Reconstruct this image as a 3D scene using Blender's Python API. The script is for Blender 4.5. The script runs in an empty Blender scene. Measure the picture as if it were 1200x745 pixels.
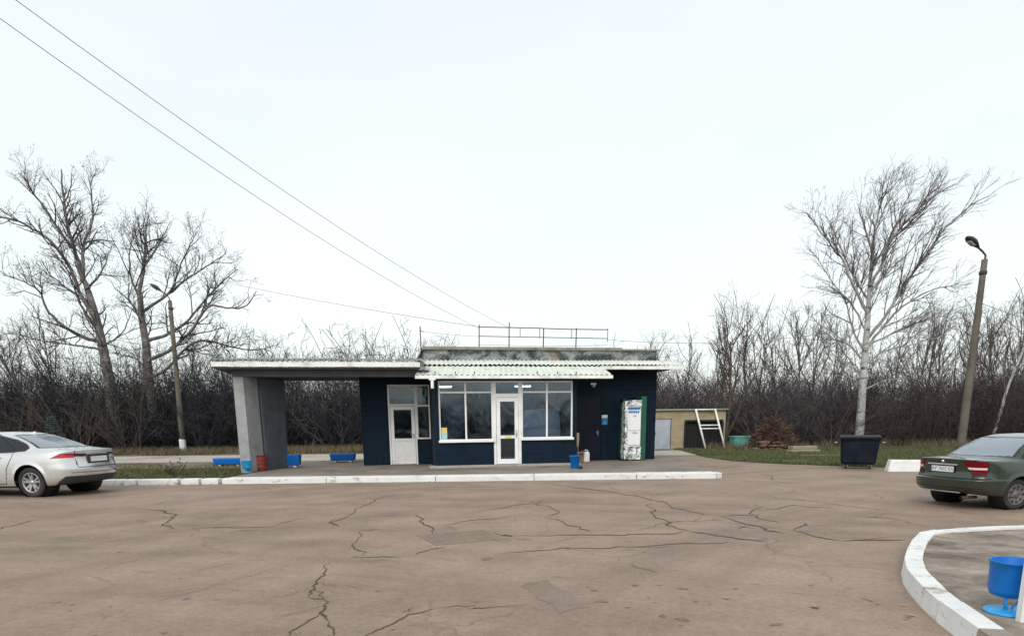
import bpy, bmesh, math, random
import numpy as np
from mathutils import Vector, Matrix

scene = bpy.context.scene
COL = scene.collection
R = math.radians

# ------------------------------------------------------------------ camera
CAM_H = 1.6
TILT = math.atan(177 / 800.0)
ROLL = 0.0117
FPX = 800.0
PPX, PPY = 600.0, 669.0            # principal point of the 1200 x 745 photograph
ct, st = math.cos(TILT), math.sin(TILT)
cr, sr = math.cos(ROLL), math.sin(ROLL)
vx = Vector((1, 0, 0)); vu = Vector((0, st, ct)); vf = Vector((0, ct, -st))
ax = vx * cr - vu * sr
ay = vx * sr + vu * cr
cam_data = bpy.data.cameras.new('camera')
cam = bpy.data.objects.new('camera', cam_data)
COL.objects.link(cam)
cam.matrix_world = Matrix(((ax.x, ay.x, -vf.x, 0), (ax.y, ay.y, -vf.y, 0), (ax.z, ay.z, -vf.z, CAM_H), (0, 0, 0, 1)))
cam_data.sensor_width = 36.0
cam_data.lens = FPX / 1200.0 * 36.0
cam_data.shift_y = (PPY - 372.5) / 1200.0
cam_data.clip_start = 0.1
cam_data.clip_end = 3000
scene.camera = cam

# ------------------------------------------------------------------ overcast sky and a soft sun
world = bpy.data.worlds.new('World')
scene.world = world
world.use_nodes = True
SUN_EL, SUN_AZ = R(38), R(196)     # azimuth clockwise from +Y: behind the camera
SKY_STRENGTH = 0.05
OVERCAST = 0.80
nt = world.node_tree
nt.nodes.clear()
w_out = nt.nodes.new('ShaderNodeOutputWorld')
w_add = nt.nodes.new('ShaderNodeAddShader')
sky = nt.nodes.new('ShaderNodeTexSky')
sky.sky_type = 'NISHITA'
sky.sun_disc = False
sky.sun_elevation = SUN_EL
sky.sun_rotation = SUN_AZ
sky.dust_density = 3.0
w_b1 = nt.nodes.new('ShaderNodeBackground'); w_b1.inputs['Strength'].default_value = SKY_STRENGTH
w_b2 = nt.nodes.new('ShaderNodeBackground'); w_b2.inputs['Strength'].default_value = OVERCAST
w_tc = nt.nodes.new('ShaderNodeTexCoord')
w_map = nt.nodes.new('ShaderNodeMapping'); w_map.inputs['Scale'].default_value = (1.2, 1.2, 3.0)
w_noise = nt.nodes.new('ShaderNodeTexNoise'); w_noise.inputs['Scale'].default_value = 1.6
w_noise.inputs['Detail'].default_value = 3.0; w_noise.inputs['Roughness'].default_value = 0.45
w_ramp = nt.nodes.new('ShaderNodeValToRGB')
w_ramp.color_ramp.elements[0].position = 0.3; w_ramp.color_ramp.elements[0].color = (0.97, 1.04, 1.02, 1)
w_ramp.color_ramp.elements[1].position = 0.72; w_ramp.color_ramp.elements[1].color = (1.10, 1.12, 1.08, 1)
nt.links.new(w_tc.outputs['Generated'], w_map.inputs['Vector'])
nt.links.new(w_map.outputs['Vector'], w_noise.inputs['Vector'])
nt.links.new(w_noise.outputs['Fac'], w_ramp.inputs['Fac'])
nt.links.new(w_ramp.outputs['Color'], w_b2.inputs['Color'])
nt.links.new(sky.outputs['Color'], w_b1.inputs['Color'])
nt.links.new(w_b1.outputs['Background'], w_add.inputs[0])
nt.links.new(w_b2.outputs['Background'], w_add.inputs[1])
nt.links.new(w_add.outputs['Shader'], w_out.inputs['Surface'])

sun_data = bpy.data.lights.new('sun', 'SUN')
sun_data.energy = 1.35
sun_data.angle = R(35)
sun_data.color = (1.0, 0.97, 0.92)
sun = bpy.data.objects.new('sun', sun_data)
COL.objects.link(sun)
sd = Vector((math.sin(SUN_AZ) * math.cos(SUN_EL), math.cos(SUN_AZ) * math.cos(SUN_EL), math.sin(SUN_EL)))
sun.rotation_euler = sd.to_track_quat('Z', 'Y').to_euler()
sun.location = (0, -10, 30)

scene.view_settings.view_transform = 'Standard'
scene.view_settings.look = 'None'
scene.view_settings.exposure = 0.0
scene.view_settings.gamma = 1.0
scene.render.engine = 'CYCLES'
scene.cycles.max_bounces = 8
scene.cycles.transparent_max_bounces = 16

# ------------------------------------------------------------------ helpers
def ray(u, v):
    a = u - PPX; b = -(v - PPY)
    a, b = a * cr + b * sr, -a * sr + b * cr
    return vx * (a / FPX) + vu * (b / FPX) + vf
EYE = Vector((0, 0, CAM_H))
def on_ground(u, v, z=0.0):
    d = ray(u, v); return EYE + d * ((z - CAM_H) / d.z)
def at(u, v, Y):
    d = ray(u, v); return EYE + d * (Y / d.y)

def tag(o, label=None, cat=None, group=None, kind=None):
    if label: o['label'] = label
    if cat: o['category'] = cat
    if group: o['group'] = group
    if kind: o['kind'] = kind
    return o

def empty(name, loc=(0, 0, 0), rz=0.0, label=None, cat=None, group=None):
    o = bpy.data.objects.new(name, None)
    COL.objects.link(o)
    o.location = loc
    o.rotation_euler = (0, 0, rz)
    o.empty_display_size = 0.3
    return tag(o, label, cat, group)

KIDS = {}
def link(name, me, parent=None):
    o = bpy.data.objects.new(name, me)
    COL.objects.link(o)
    if parent is not None:
        o.parent = parent
        KIDS.setdefault(parent, []).append(o)
    return o

def copy_tree(o, parent=None):
    c = o.copy()
    COL.objects.link(c)
    if parent is not None:
        c.parent = parent
    for ch in KIDS.get(o, []):
        copy_tree(ch, c)
    return c

class MB:
    """collects shapes, then links them as one mesh object"""
    def __init__(s):
        s.v = []; s.f = []; s.m = []; s.sm = []
    def add(s, verts, faces, mi=0, smooth=False):
        n = len(s.v)
        s.v.extend([tuple(p) for p in verts])
        for f in faces:
            s.f.append(tuple(i + n for i in f)); s.m.append(mi); s.sm.append(smooth)
        return s
    def box(s, x0, x1, y0, y1, z0, z1, mi=0):
        return s.add([(x0, y0, z0), (x1, y0, z0), (x1, y1, z0), (x0, y1, z0), (x0, y0, z1), (x1, y0, z1), (x1, y1, z1), (x0, y1, z1)],
                     [(0, 3, 2, 1), (4, 5, 6, 7), (0, 1, 5, 4), (1, 2, 6, 5), (2, 3, 7, 6), (3, 0, 4, 7)], mi)
    def obox(s, c, sx, sy, sz, rot=None, mi=0):
        rot = rot or Matrix.Identity(3)
        c = Vector(c); vs = []
        for z in (-1, 1):
            for x, y in ((-1, -1), (1, -1), (1, 1), (-1, 1)):
                vs.append(c + rot @ Vector((x * sx / 2, y * sy / 2, z * sz / 2)))
        return s.add(vs, [(0, 3, 2, 1), (4, 5, 6, 7), (0, 1, 5, 4), (1, 2, 6, 5), (2, 3, 7, 6), (3, 0, 4, 7)], mi)
    def prism(s, poly, z0, z1, mi=0):
        n = len(poly)
        s.add([(p[0], p[1], z0) for p in poly] + [(p[0], p[1], z1) for p in poly],
              [tuple(range(n - 1, -1, -1)), tuple(range(n, 2 * n))] + [(i, (i + 1) % n, n + (i + 1) % n, n + i) for i in range(n)], mi)
        return s
    def tube(s, pts, rad, sides=8, caps=True, mi=0, smooth=True):
        pts = [Vector(p) for p in pts]
        if not hasattr(rad, '__len__'): rad = [rad] * len(pts)
        vs = []; n = len(pts)
        for i, p in enumerate(pts):
            t = (pts[min(i + 1, n - 1)] - pts[max(i - 1, 0)]).normalized()
            ref = Vector((0, 0, 1)) if abs(t.z) < 0.9 else Vector((1, 0, 0))
            u = t.cross(ref).normalized(); w = t.cross(u)
            for k in range(sides):
                a = 2 * math.pi * k / sides
                vs.append(p + (u * math.cos(a) + w * math.sin(a)) * rad[i])
        fs = [(i * sides + k, i * sides + (k + 1) % sides, (i + 1) * sides + (k + 1) % sides, (i + 1) * sides + k) for i in range(n - 1) for k in range(sides)]
        s.add(vs, fs, mi, smooth)
        if caps:
            m = len(s.v) - len(vs)
            s.f.append(tuple(m + k for k in range(sides))); s.m.append(mi); s.sm.append(False)
            s.f.append(tuple(m + (n - 1) * sides + k for k in range(sides - 1, -1, -1))); s.m.append(mi); s.sm.append(False)
        return s
    def lathe(s, prof, n=24, c=(0, 0, 0), axis='z', mi=0, smooth=True):
        vs = []
        for r, h in prof:
            for k in range(n):
                a = 2 * math.pi * k / n
                q = (r * math.cos(a), r * math.sin(a), h)
                if axis == 'y': q = (q[0], q[2], q[1])
                elif axis == 'x': q = (q[2], q[0], q[1])
                vs.append((q[0] + c[0], q[1] + c[1], q[2] + c[2]))
        fs = [(i * n + k, i * n + (k + 1) % n, (i + 1) * n + (k + 1) % n, (i + 1) * n + k) for i in range(len(prof) - 1) for k in range(n)]
        return s.add(vs, fs, mi, smooth)
    def disc(s, r, z, n=24, c=(0, 0, 0), mi=0):
        return s.add([(c[0] + r * math.cos(2 * math.pi * k / n), c[1] + r * math.sin(2 * math.pi * k / n), c[2] + z) for k in range(n)], [tuple(range(n))], mi)
    def mesh(s, name, mats):
        me = bpy.data.meshes.new(name)
        me.from_pydata(s.v, [], s.f)
        if not isinstance(mats, (list, tuple)): mats = [mats]
        for m in mats: me.materials.append(m)
        if any(s.m): me.polygons.foreach_set('material_index', s.m)
        me.polygons.foreach_set('use_smooth', s.sm)
        me.update()
        return me
    def build(s, name, mats, parent=None, bevel=0.0, fix=True):
        me = s.mesh(name, mats)
        if fix:
            b = bmesh.new(); b.from_mesh(me)
            bmesh.ops.recalc_face_normals(b, faces=b.faces)
            b.to_mesh(me); b.free()
        o = link(name, me, parent)
        if bevel:
            md = o.modifiers.new('bevel', 'BEVEL'); md.width = bevel; md.segments = 2; md.limit_method = 'ANGLE'
        return o

def np_mesh(name, V, F, mats, smooth=False, mi=None):
    """quads or triangles from numpy arrays"""
    V = np.asarray(V, dtype=np.float32); F = np.asarray(F, dtype=np.int32)
    me = bpy.data.meshes.new(name)
    k = F.shape[1]
    me.vertices.add(len(V)); me.vertices.foreach_set('co', V.ravel())
    me.loops.add(F.size); me.loops.foreach_set('vertex_index', F.ravel())
    me.polygons.add(len(F))
    me.polygons.foreach_set('loop_start', np.arange(0, F.size, k, dtype=np.int32))
    me.polygons.foreach_set('loop_total', np.full(len(F), k, dtype=np.int32))
    if not isinstance(mats, (list, tuple)): mats = [mats]
    for m in mats: me.materials.append(m)
    if mi is not None: me.polygons.foreach_set('material_index', np.asarray(mi, dtype=np.int32))
    me.polygons.foreach_set('use_smooth', np.full(len(F), smooth))
    me.update(calc_edges=True)
    return me

def text_mesh(body, size, name, m, parent, mat4, extrude=0.001, align='CENTER'):
    cu = bpy.data.curves.new(name + '_curve', 'FONT')
    cu.body = body; cu.size = size; cu.extrude = extrude; cu.align_x = align; cu.align_y = 'CENTER'
    tmp = bpy.data.objects.new(name + '_tmp', cu)
    COL.objects.link(tmp)
    dg = bpy.context.evaluated_depsgraph_get()
    me = bpy.data.meshes.new_from_object(tmp.evaluated_get(dg))
    bpy.data.objects.remove(tmp)
    me.transform(mat4)
    me.materials.clear(); me.materials.append(m)
    return link(name, me, parent)

# ------------------------------------------------------------------ materials
class NT:
    def __init__(s, name):
        s.m = bpy.data.materials.new(name); s.m.use_nodes = True
        s.t = s.m.node_tree; s.b = s.t.nodes['Principled BSDF']; s.out = s.t.nodes['Material Output']
        s.tc = s.t.nodes.new('ShaderNodeTexCoord')
    def n(s, typ, **kw):
        nd = s.t.nodes.new(typ)
        for k, v in kw.items():
            if k in nd.inputs: nd.inputs[k].default_value = v
            else: setattr(nd, k, v)
        return nd
    def l(s, a, b): s.t.links.new(a, b)
    def noise(s, scale, detail=4, rough=0.55, vec=None, stretch=None, dist=0.0):
        nd = s.n('ShaderNodeTexNoise'); nd.inputs['Scale'].default_value = scale
        nd.inputs['Detail'].default_value = detail; nd.inputs['Roughness'].default_value = rough; nd.inputs['Distortion'].default_value = dist
        v = vec or s.tc.outputs['Object']
        if stretch:
            mp = s.n('ShaderNodeMapping'); mp.inputs['Scale'].default_value = stretch
            s.l(v, mp.inputs['Vector']); v = mp.outputs['Vector']
        s.l(v, nd.inputs['Vector'])
        return nd.outputs['Fac']
    def ramp(s, fac, stops):
        r = s.n('ShaderNodeValToRGB'); e = r.color_ramp.elements
        while len(e) < len(stops): e.new(0.5)
        for el, (p, c) in zip(e, stops):
            el.position = p; el.color = c if len(c) == 4 else (*c, 1)
        s.l(fac, r.inputs['Fac']); return r.outputs['Color']
    def mix(s, fac, a, b, mode='MIX'):
        nd = s.n('ShaderNodeMix', data_type='RGBA', blend_type=mode)
        for sock, val in ((nd.inputs[0], fac), (nd.inputs[6], a), (nd.inputs[7], b)):
            if hasattr(val, 'is_output'): s.l(val, sock)
            elif isinstance(val, (int, float)): sock.default_value = val
            else: sock.default_value = val if len(val) == 4 else (*val, 1)
        return nd.outputs[2]
    def math(s, op, a, b=0.0):
        nd = s.n('ShaderNodeMath', operation=op)
        for sock, val in ((nd.inputs[0], a), (nd.inputs[1], b)):
            if hasattr(val, 'is_output'): s.l(val, sock)
            else: sock.default_value = val
        return nd.outputs[0]
    def bump(s, h, strength=0.3, dist=0.02, prev=None):
        nd = s.n('ShaderNodeBump'); nd.inputs['Strength'].default_value = strength; nd.inputs['Distance'].default_value = dist
        s.l(h, nd.inputs['Height'])
        if prev: s.l(prev, nd.inputs['Normal'])
        s.l(nd.outputs['Normal'], s.b.inputs['Normal']); return nd.outputs['Normal']
    def col(s, c):
        if hasattr(c, 'is_output'): s.l(c, s.b.inputs['Base Color'])
        else: s.b.inputs['Base Color'].default_value = (*c, 1)
    def set(s, **kw):
        for k, v in kw.items():
            s.b.inputs[k.replace('_', ' ')].default_value = v

def mat(name, c, rough=0.6, var=0.25, scale=6.0, bump=0.15, metal=0.0, dirt=None, dirt_scale=1.5, spec=0.5, stretch=None):
    """a plain material with mottling, grain and optional blotches of dirt"""
    k = NT(name)
    f = k.noise(scale, 5, 0.6, stretch=stretch)
    c1 = tuple(x * (1 - var) for x in c); c2 = tuple(min(1, x * (1 + var)) for x in c)
    col = k.ramp(f, [(0.3, c1), (0.7, c2)])
    if dirt:
        d = k.noise(dirt_scale, 6, 0.65, stretch=stretch)
        col = k.mix(k.ramp(d, [(0.5, (0, 0, 0)), (0.68, (0.8, 0.8, 0.8))]), col, dirt)
    k.col(col)
    k.set(Roughness=rough, Metallic=metal)
    k.b.inputs['Specular IOR Level'].default_value = spec
    if bump:
        k.bump(k.noise(scale * 12, 3), bump, 0.01)
    return k.m

def glass_mat(name, tint, ior, trans, rough=0.02, sheen=0.0):
    """thin pane: see-through, with the sky and the trees mirrored in it"""
    k = NT(name)
    tr = k.n('ShaderNodeBsdfTransparent'); tr.inputs['Color'].default_value = (*trans, 1)
    gl = k.n('ShaderNodeBsdfGlossy'); gl.inputs['Roughness'].default_value = rough; gl.inputs['Color'].default_value = (*tint, 1)
    fr = k.n('ShaderNodeFresnel'); fr.inputs['IOR'].default_value = ior
    mx = k.n('ShaderNodeMixShader')
    k.l(fr.outputs[0], mx.inputs[0]); k.l(tr.outputs[0], mx.inputs[1]); k.l(gl.outputs[0], mx.inputs[2])
    bn = k.n('ShaderNodeBump'); bn.inputs['Strength'].default_value = 0.22; bn.inputs['Distance'].default_value = 0.03
    k.l(k.noise(1.3, 2), bn.inputs['Height']); k.l(bn.outputs[0], gl.inputs['Normal'])
    if sheen:
        df = k.n('ShaderNodeBsdfDiffuse'); df.inputs['Color'].default_value = (0.5, 0.53, 0.55, 1)
        m2 = k.n('ShaderNodeMixShader')
        k.l(k.math('MULTIPLY', k.noise(2.2, 5, 0.65), sheen), m2.inputs[0]); k.l(mx.outputs[0], m2.inputs[1]); k.l(df.outputs[0], m2.inputs[2])
        mx = m2
    k.l(mx.outputs[0], k.out.inputs['Surface'])
    return k.m

M = {}
def asphalt():
    k = NT('worn_asphalt')
    P = k.tc.outputs['Object']
    big = k.noise(0.16, 5, 0.55)
    mid = k.noise(0.9, 6, 0.65)
    fine = k.noise(14, 4, 0.7)
    grit = k.noise(130, 3, 0.7)
    base = k.ramp(big, [(0.36, (0.160, 0.122, 0.092)), (0.5, (0.240, 0.184, 0.139)), (0.64, (0.292, 0.233, 0.180))])
    damp = k.noise(0.33, 6, 0.62, dist=0.8)
    base = k.mix(k.ramp(damp, [(0.50, (0, 0, 0)), (0.64, (0.55,) * 3)]), base, (0.125, 0.10, 0.083))
    base = k.mix(k.ramp(k.noise(0.5, 4, 0.6, stretch=(1, 1.7, 1)), [(0.5, (0, 0, 0)), (0.66, (0.35,) * 3)]), base, (0.30, 0.262, 0.20))
    base = k.mix(0.6, base, k.ramp(mid, [(0.30, (0.118, 0.088, 0.066)), (0.5, (0.236, 0.182, 0.138)), (0.70, (0.345, 0.28, 0.22))]))
    # tyre-polished arcs that sweep round the forecourt
    sep = k.n('ShaderNodeSeparateXYZ'); k.l(P, sep.inputs[0])
    dx = k.math('ADD', sep.outputs[0], 9.0); dy = k.math('ADD', sep.outputs[1], 14.0)
    rr = k.math('SQRT', k.math('ADD', k.math('MULTIPLY', dx, dx), k.math('MULTIPLY', dy, dy)))
    an = k.math('ARCTAN2', dy, dx)
    cmb = k.n('ShaderNodeCombineXYZ'); k.l(rr, cmb.inputs[0]); k.l(k.math('MULTIPLY', an, 1.6), cmb.inputs[1])
    arc = k.noise(1.0, 4, 0.6, vec=cmb.outputs[0])
    base = k.mix(k.ramp(arc, [(0.42, (0, 0, 0)), (0.66, (0.5, 0.5, 0.5))]), base, (0.325, 0.268, 0.213))
    dx2 = k.math('ADD', sep.outputs[0], -22.0); dy2 = k.math('ADD', sep.outputs[1], 6.0)
    rr2 = k.math('SQRT', k.math('ADD', k.math('MULTIPLY', dx2, dx2), k.math('MULTIPLY', dy2, dy2)))
    cm2 = k.n('ShaderNodeCombineXYZ'); k.l(k.math('MULTIPLY', rr2, 1.3), cm2.inputs[0]); k.l(k.math('ARCTAN2', dy2, dx2), cm2.inputs[1])
    arc2 = k.noise(0.9, 4, 0.6, vec=cm2.outputs[0])
    base = k.mix(k.ramp(arc2, [(0.44, (0, 0, 0)), (0.68, (0.4, 0.4, 0.4))]), base, (0.142, 0.110, 0.086))
    # oil spots
    spot = k.noise(1.7, 3, 0.5, dist=0.6)
    base = k.mix(k.ramp(spot, [(0.66, (0, 0, 0)), (0.75, (0.55, 0.55, 0.55))]), base, (0.075, 0.06, 0.052))
    drop = k.noise(6.5, 2, 0.5)
    base = k.mix(k.ramp(drop, [(0.71, (0, 0, 0)), (0.76, (0.6, 0.6, 0.6))]), base, (0.06, 0.05, 0.045))
    base = k.mix(0.45, base, k.ramp(fine, [(0.25, (0.5, 0.5, 0.5)), (0.75, (1.35, 1.35, 1.35))]), 'MULTIPLY')
    base = k.mix(0.75, base, k.ramp(grit, [(0.3, (0.5, 0.5, 0.5)), (0.7, (1.45, 1.45, 1.45))]), 'MULTIPLY')
    base = k.mix(1.0, base, (1.11, 1.02, 0.96), 'MULTIPLY')
    pebble = k.n('ShaderNodeTexVoronoi'); pebble.inputs['Scale'].default_value = 55; k.l(P, pebble.inputs['Vector'])
    base = k.mix(k.ramp(pebble.outputs['Distance'], [(0.12, (0.35,) * 3), (0.30, (0, 0, 0))]), base, (0.36, 0.315, 0.27))
    # hairline craze
    vo = k.n('ShaderNodeTexVoronoi', feature='DISTANCE_TO_EDGE'); vo.inputs['Scale'].default_value = 0.55
    wob = k.n('ShaderNodeTexNoise'); wob.inputs['Scale'].default_value = 1.5; wob.inputs['Detail'].default_value = 6
    wv = k.n('ShaderNodeVectorMath', operation='MULTIPLY_ADD'); wv.inputs[1].default_value = (0.9, 0.9, 0)
    k.l(wob.outputs['Color'], wv.inputs[0]); k.l(P, wv.inputs[2]); k.l(P, wob.inputs['Vector']); k.l(wv.outputs[0], vo.inputs['Vector'])
    line = k.ramp(vo.outputs['Distance'], [(0.0, (0.6, 0.6, 0.6)), (0.012, (0, 0, 0))])
    line = k.mix(1.0, line, k.ramp(k.noise(0.35, 3), [(0.48, (0, 0, 0)), (0.6, (1, 1, 1))]), 'MULTIPLY')
    base = k.mix(line, base, (0.08, 0.062, 0.052))
    k.col(base)
    k.l(k.ramp(mid, [(0.3, (0.62,) * 3), (0.7, (0.86,) * 3)]), k.b.inputs['Roughness'])
    b = k.bump(fine, 0.25, 0.02)
    k.bump(grit, 0.5, 0.006, b)
    return k.m
M['asphalt'] = asphalt()

def soil(name, a, b, c, scale=0.5):
    k = NT(name)
    col = k.ramp(k.noise(scale, 7, 0.7), [(0.3, a), (0.5, b), (0.7, c)])
    col = k.mix(0.6, col, k.ramp(k.noise(scale * 22, 4, 0.75), [(0.3, (0.45,) * 3), (0.7, (1.5,) * 3)]), 'MULTIPLY')
    k.col(col); k.set(Roughness=0.95)
    k.bump(k.noise(scale * 30, 4, 0.7), 0.7, 0.05)
    return k.m
M['soil'] = soil('dead_grass_soil', (0.055, 0.043, 0.027), (0.095, 0.078, 0.048), (0.14, 0.115, 0.07), 0.35)
M['verge'] = soil('sandy_verge_soil', (0.15, 0.12, 0.085), (0.21, 0.17, 0.125), (0.10, 0.105, 0.05), 0.5)
M['turf'] = soil('mossy_turf_soil', (0.028, 0.048, 0.014), (0.05, 0.065, 0.022), (0.09, 0.075, 0.04), 0.8)
M['track'] = soil('pale_concrete_track', (0.30, 0.27, 0.23), (0.42, 0.385, 0.335), (0.25, 0.22, 0.18), 0.25)
M['litter'] = soil('leaf_litter', (0.016, 0.011, 0.008), (0.028, 0.020, 0.014), (0.04, 0.028, 0.019), 0.6)

def concrete(name, a, b, stain, scale=1.2, joints=None, rough=0.85):
    k = NT(name)
    col = k.ramp(k.noise(scale, 7, 0.65), [(0.3, a), (0.7, b)])
    col = k.mix(k.ramp(k.noise(scale * 0.8, 5, 0.7, dist=0.5), [(0.5, (0, 0, 0)), (0.7, (0.75,) * 3)]), col, stain)
    col = k.mix(0.5, col, k.ramp(k.noise(scale * 30, 4, 0.7), [(0.3, (0.65,) * 3), (0.7, (1.25,) * 3)]), 'MULTIPLY')
    k.col(col); k.set(Roughness=rough)
    k.bump(k.noise(scale * 25, 4, 0.7), 0.4, 0.015)
    return k.m
M['apron'] = concrete('old_concrete_paving', (0.17, 0.14, 0.11), (0.29, 0.25, 0.205), (0.11, 0.088, 0.068), 0.8)
def muddy():
    k = NT('muddy_island_paving')
    f = k.noise(1.5, 8, 0.7, dist=0.5)
    col = k.ramp(f, [(0.34, (0.09, 0.068, 0.05)), (0.46, (0.185, 0.148, 0.115)), (0.56, (0.27, 0.225, 0.182)), (0.68, (0.36, 0.315, 0.265))])
    col = k.mix(0.6, col, k.ramp(k.noise(24, 5, 0.75), [(0.3, (0.6,) * 3), (0.7, (1.3,) * 3)]), 'MULTIPLY')
    k.col(col); k.set(Roughness=0.9); k.bump(f, 0.5, 0.04)
    return k.m
M['island'] = muddy()
M['patch'] = concrete('older_asphalt_patch', (0.195, 0.146, 0.112), (0.270, 0.208, 0.162), (0.155, 0.117, 0.092), 1.5)
M['oil'] = mat('old_oil_stain', (0.145, 0.116, 0.094), 0.7, 0.35, 14, 0.1)
M['crack_edge'] = concrete('crumbled_crack_edge', (0.12, 0.093, 0.073), (0.20, 0.155, 0.12), (0.09, 0.07, 0.055), 6)
M['step'] = concrete('pale_concrete', (0.3, 0.28, 0.255), (0.43, 0.405, 0.375), (0.2, 0.18, 0.155), 1.5)
M['pole'] = concrete('grey_concrete_pole', (0.085, 0.077, 0.062), (0.16, 0.147, 0.118), (0.055, 0.043, 0.036), 1.3)
def peeling():
    k = NT('peeling_painted_render')
    f = k.noise(1.5, 8, 0.72, stretch=(1, 1, 1.6), dist=0.4)
    col = k.ramp(f, [(0.40, (0.028, 0.036, 0.040)), (0.47, (0.085, 0.10, 0.108)), (0.53, (0.21, 0.235, 0.24)), (0.62, (0.32, 0.34, 0.33))])
    rust_ = k.noise(0.8, 6, 0.7, stretch=(1.6, 1, 0.5))
    col = k.mix(k.ramp(rust_, [(0.56, (0, 0, 0)), (0.66, (0.85,) * 3)]), col, (0.20, 0.115, 0.055))
    k.col(col); k.set(Roughness=0.9); k.bump(k.noise(18, 5, 0.7), 0.5, 0.02)
    return k.m
M['parapet'] = peeling()
M['coping'] = concrete('mossy_coping', (0.19, 0.185, 0.145), (0.34, 0.33, 0.28), (0.07, 0.072, 0.05), 1.2)
M['plaster'] = concrete('rough_grey_plaster', (0.27, 0.275, 0.285), (0.38, 0.39, 0.40), (0.22, 0.22, 0.225), 2.0)
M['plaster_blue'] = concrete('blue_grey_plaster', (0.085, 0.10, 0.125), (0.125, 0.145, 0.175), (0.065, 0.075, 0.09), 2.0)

def kerb_white():
    k = NT('whitewashed_concrete')
    col = k.ramp(k.noise(3, 5, 0.6), [(0.3, (0.66, 0.665, 0.66)), (0.7, (0.78, 0.785, 0.78))])
    chip = k.noise(2.6, 8, 0.75, stretch=(1, 1, 2.2))
    col = k.mix(k.ramp(chip, [(0.565, (0, 0, 0)), (0.63, (0.85,) * 3)]), col, (0.30, 0.27, 0.23))
    soot = k.noise(0.8, 5, 0.7, stretch=(1, 1, 3))
    col = k.mix(k.ramp(soot, [(0.45, (0, 0, 0)), (0.74, (0.4,) * 3)]), col, (0.46, 0.43, 0.39))
    k.col(col); k.set(Roughness=0.85)
    k.bump(k.noise(35, 4, 0.7), 0.35, 0.01)
    return k.m
M['kerb'] = kerb_white()
M['kerb_bare'] = concrete('bare_kerb_concrete', (0.22, 0.185, 0.15), (0.33, 0.29, 0.25), (0.12, 0.1, 0.08), 3)

def siding():
    k = NT('dark_slate_blue_siding')
    f = k.noise(1.1, 5, 0.6)
    col = k.ramp(f, [(0.3, (0.0028, 0.0105, 0.022)), (0.7, (0.0065, 0.0195, 0.036))])
    sep = k.n('ShaderNodeSeparateXYZ'); k.l(k.tc.outputs['Object'], sep.inputs[0])
    fr = k.math('FRACT', k.math('MULTIPLY', sep.outputs[2], 6.2))
    groove = k.ramp(fr, [(0.0, (0, 0, 0)), (0.07, (0.05,) * 3), (0.13, (1, 1, 1)), (0.95, (0.9,) * 3), (1.0, (0, 0, 0))])
    dust = k.noise(3.0, 6, 0.7, stretch=(1, 1, 0.35))
    col = k.mix(k.ramp(dust, [(0.52, (0, 0, 0)), (0.75, (0.3,) * 3)]), col, (0.02, 0.033, 0.048))
    k.col(col); k.set(Roughness=0.55); k.b.inputs['Specular IOR Level'].default_value = 0.12
    k.bump(groove, 0.35, 0.02)
    return k.m
M['siding'] = siding()
M['dark_door'] = mat('dark_blue_steel', (0.003, 0.007, 0.020), 0.45, 0.3, 2.0, 0.05, spec=0.2)
M['white_pvc'] = mat('white_plastic_frame', (0.82, 0.83, 0.845), 0.35, 0.03, 4, 0.03, dirt=(0.66, 0.66, 0.64))
M['white_trim'] = mat('white_painted_metal', (0.82, 0.835, 0.81), 0.5, 0.05, 3, 0.05, dirt=(0.48, 0.47, 0.42), dirt_scale=2.5)
def sheet(name, a, b, stain):
    k = NT(name)
    col = k.ramp(k.noise(0.9, 5, 0.6), [(0.3, a), (0.7, b)])
    st_ = k.noise(2.2, 7, 0.7, stretch=(2.4, 0.5, 1))
    col = k.mix(k.ramp(st_, [(0.5, (0, 0, 0)), (0.72, (0.7,) * 3)]), col, stain)
    k.col(col); k.set(Roughness=0.8); k.bump(k.noise(60, 3), 0.2, 0.006)
    return k.m
M['sheet_green'] = sheet('pale_green_cement_sheet', (0.58, 0.615, 0.555), (0.69, 0.72, 0.66), (0.40, 0.42, 0.35))
M['sheet_grey'] = sheet('mossy_grey_cement_sheet', (0.17, 0.18, 0.155), (0.29, 0.30, 0.265), (0.07, 0.075, 0.055))
M['soffit'] = mat('dark_soffit_board', (0.045, 0.048, 0.055), 0.8, 0.3, 2.0, 0.2)  # one dark grey for undersides and the pillar joint
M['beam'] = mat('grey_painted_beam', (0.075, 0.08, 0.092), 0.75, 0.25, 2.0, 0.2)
M['glass'] = glass_mat('window_glass', (0.80, 0.92, 1.0), 1.72, (0.70, 0.78, 0.86), 0.03, 0.0)
M['glass_sheen'] = glass_mat('pale_sheen_window_glass', (0.80, 0.92, 1.0), 1.8, (0.66, 0.73, 0.80), 0.05, 0.07)  # grey diffuse blotches stand in for pale mottled reflections
M['room'] = mat('room_plaster', (0.15, 0.165, 0.19), 0.9, 0.1, 1.0, 0.05)
M['room_dark'] = mat('dark_room_floor', (0.06, 0.055, 0.05), 0.6, 0.2, 2.0, 0.05)
M['counter'] = mat('brown_counter', (0.07, 0.045, 0.03), 0.5, 0.3, 3.0, 0.05, stretch=(1, 1, 8))
M['goods'] = mat('packed_goods', (0.16, 0.15, 0.15), 0.5, 0.9, 7.0, 0.0)
M['rust'] = mat('rusty_steel', (0.075, 0.055, 0.047), 0.75, 0.4, 8.0, 0.2, metal=0.3)
M['black_plastic'] = mat('black_plastic', (0.012, 0.012, 0.013), 0.5, 0.2, 6, 0.05)
M['rubber'] = mat('tyre_rubber', (0.016, 0.016, 0.017), 0.8, 0.3, 10, 0.15, dirt=(0.06, 0.05, 0.042))
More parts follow.
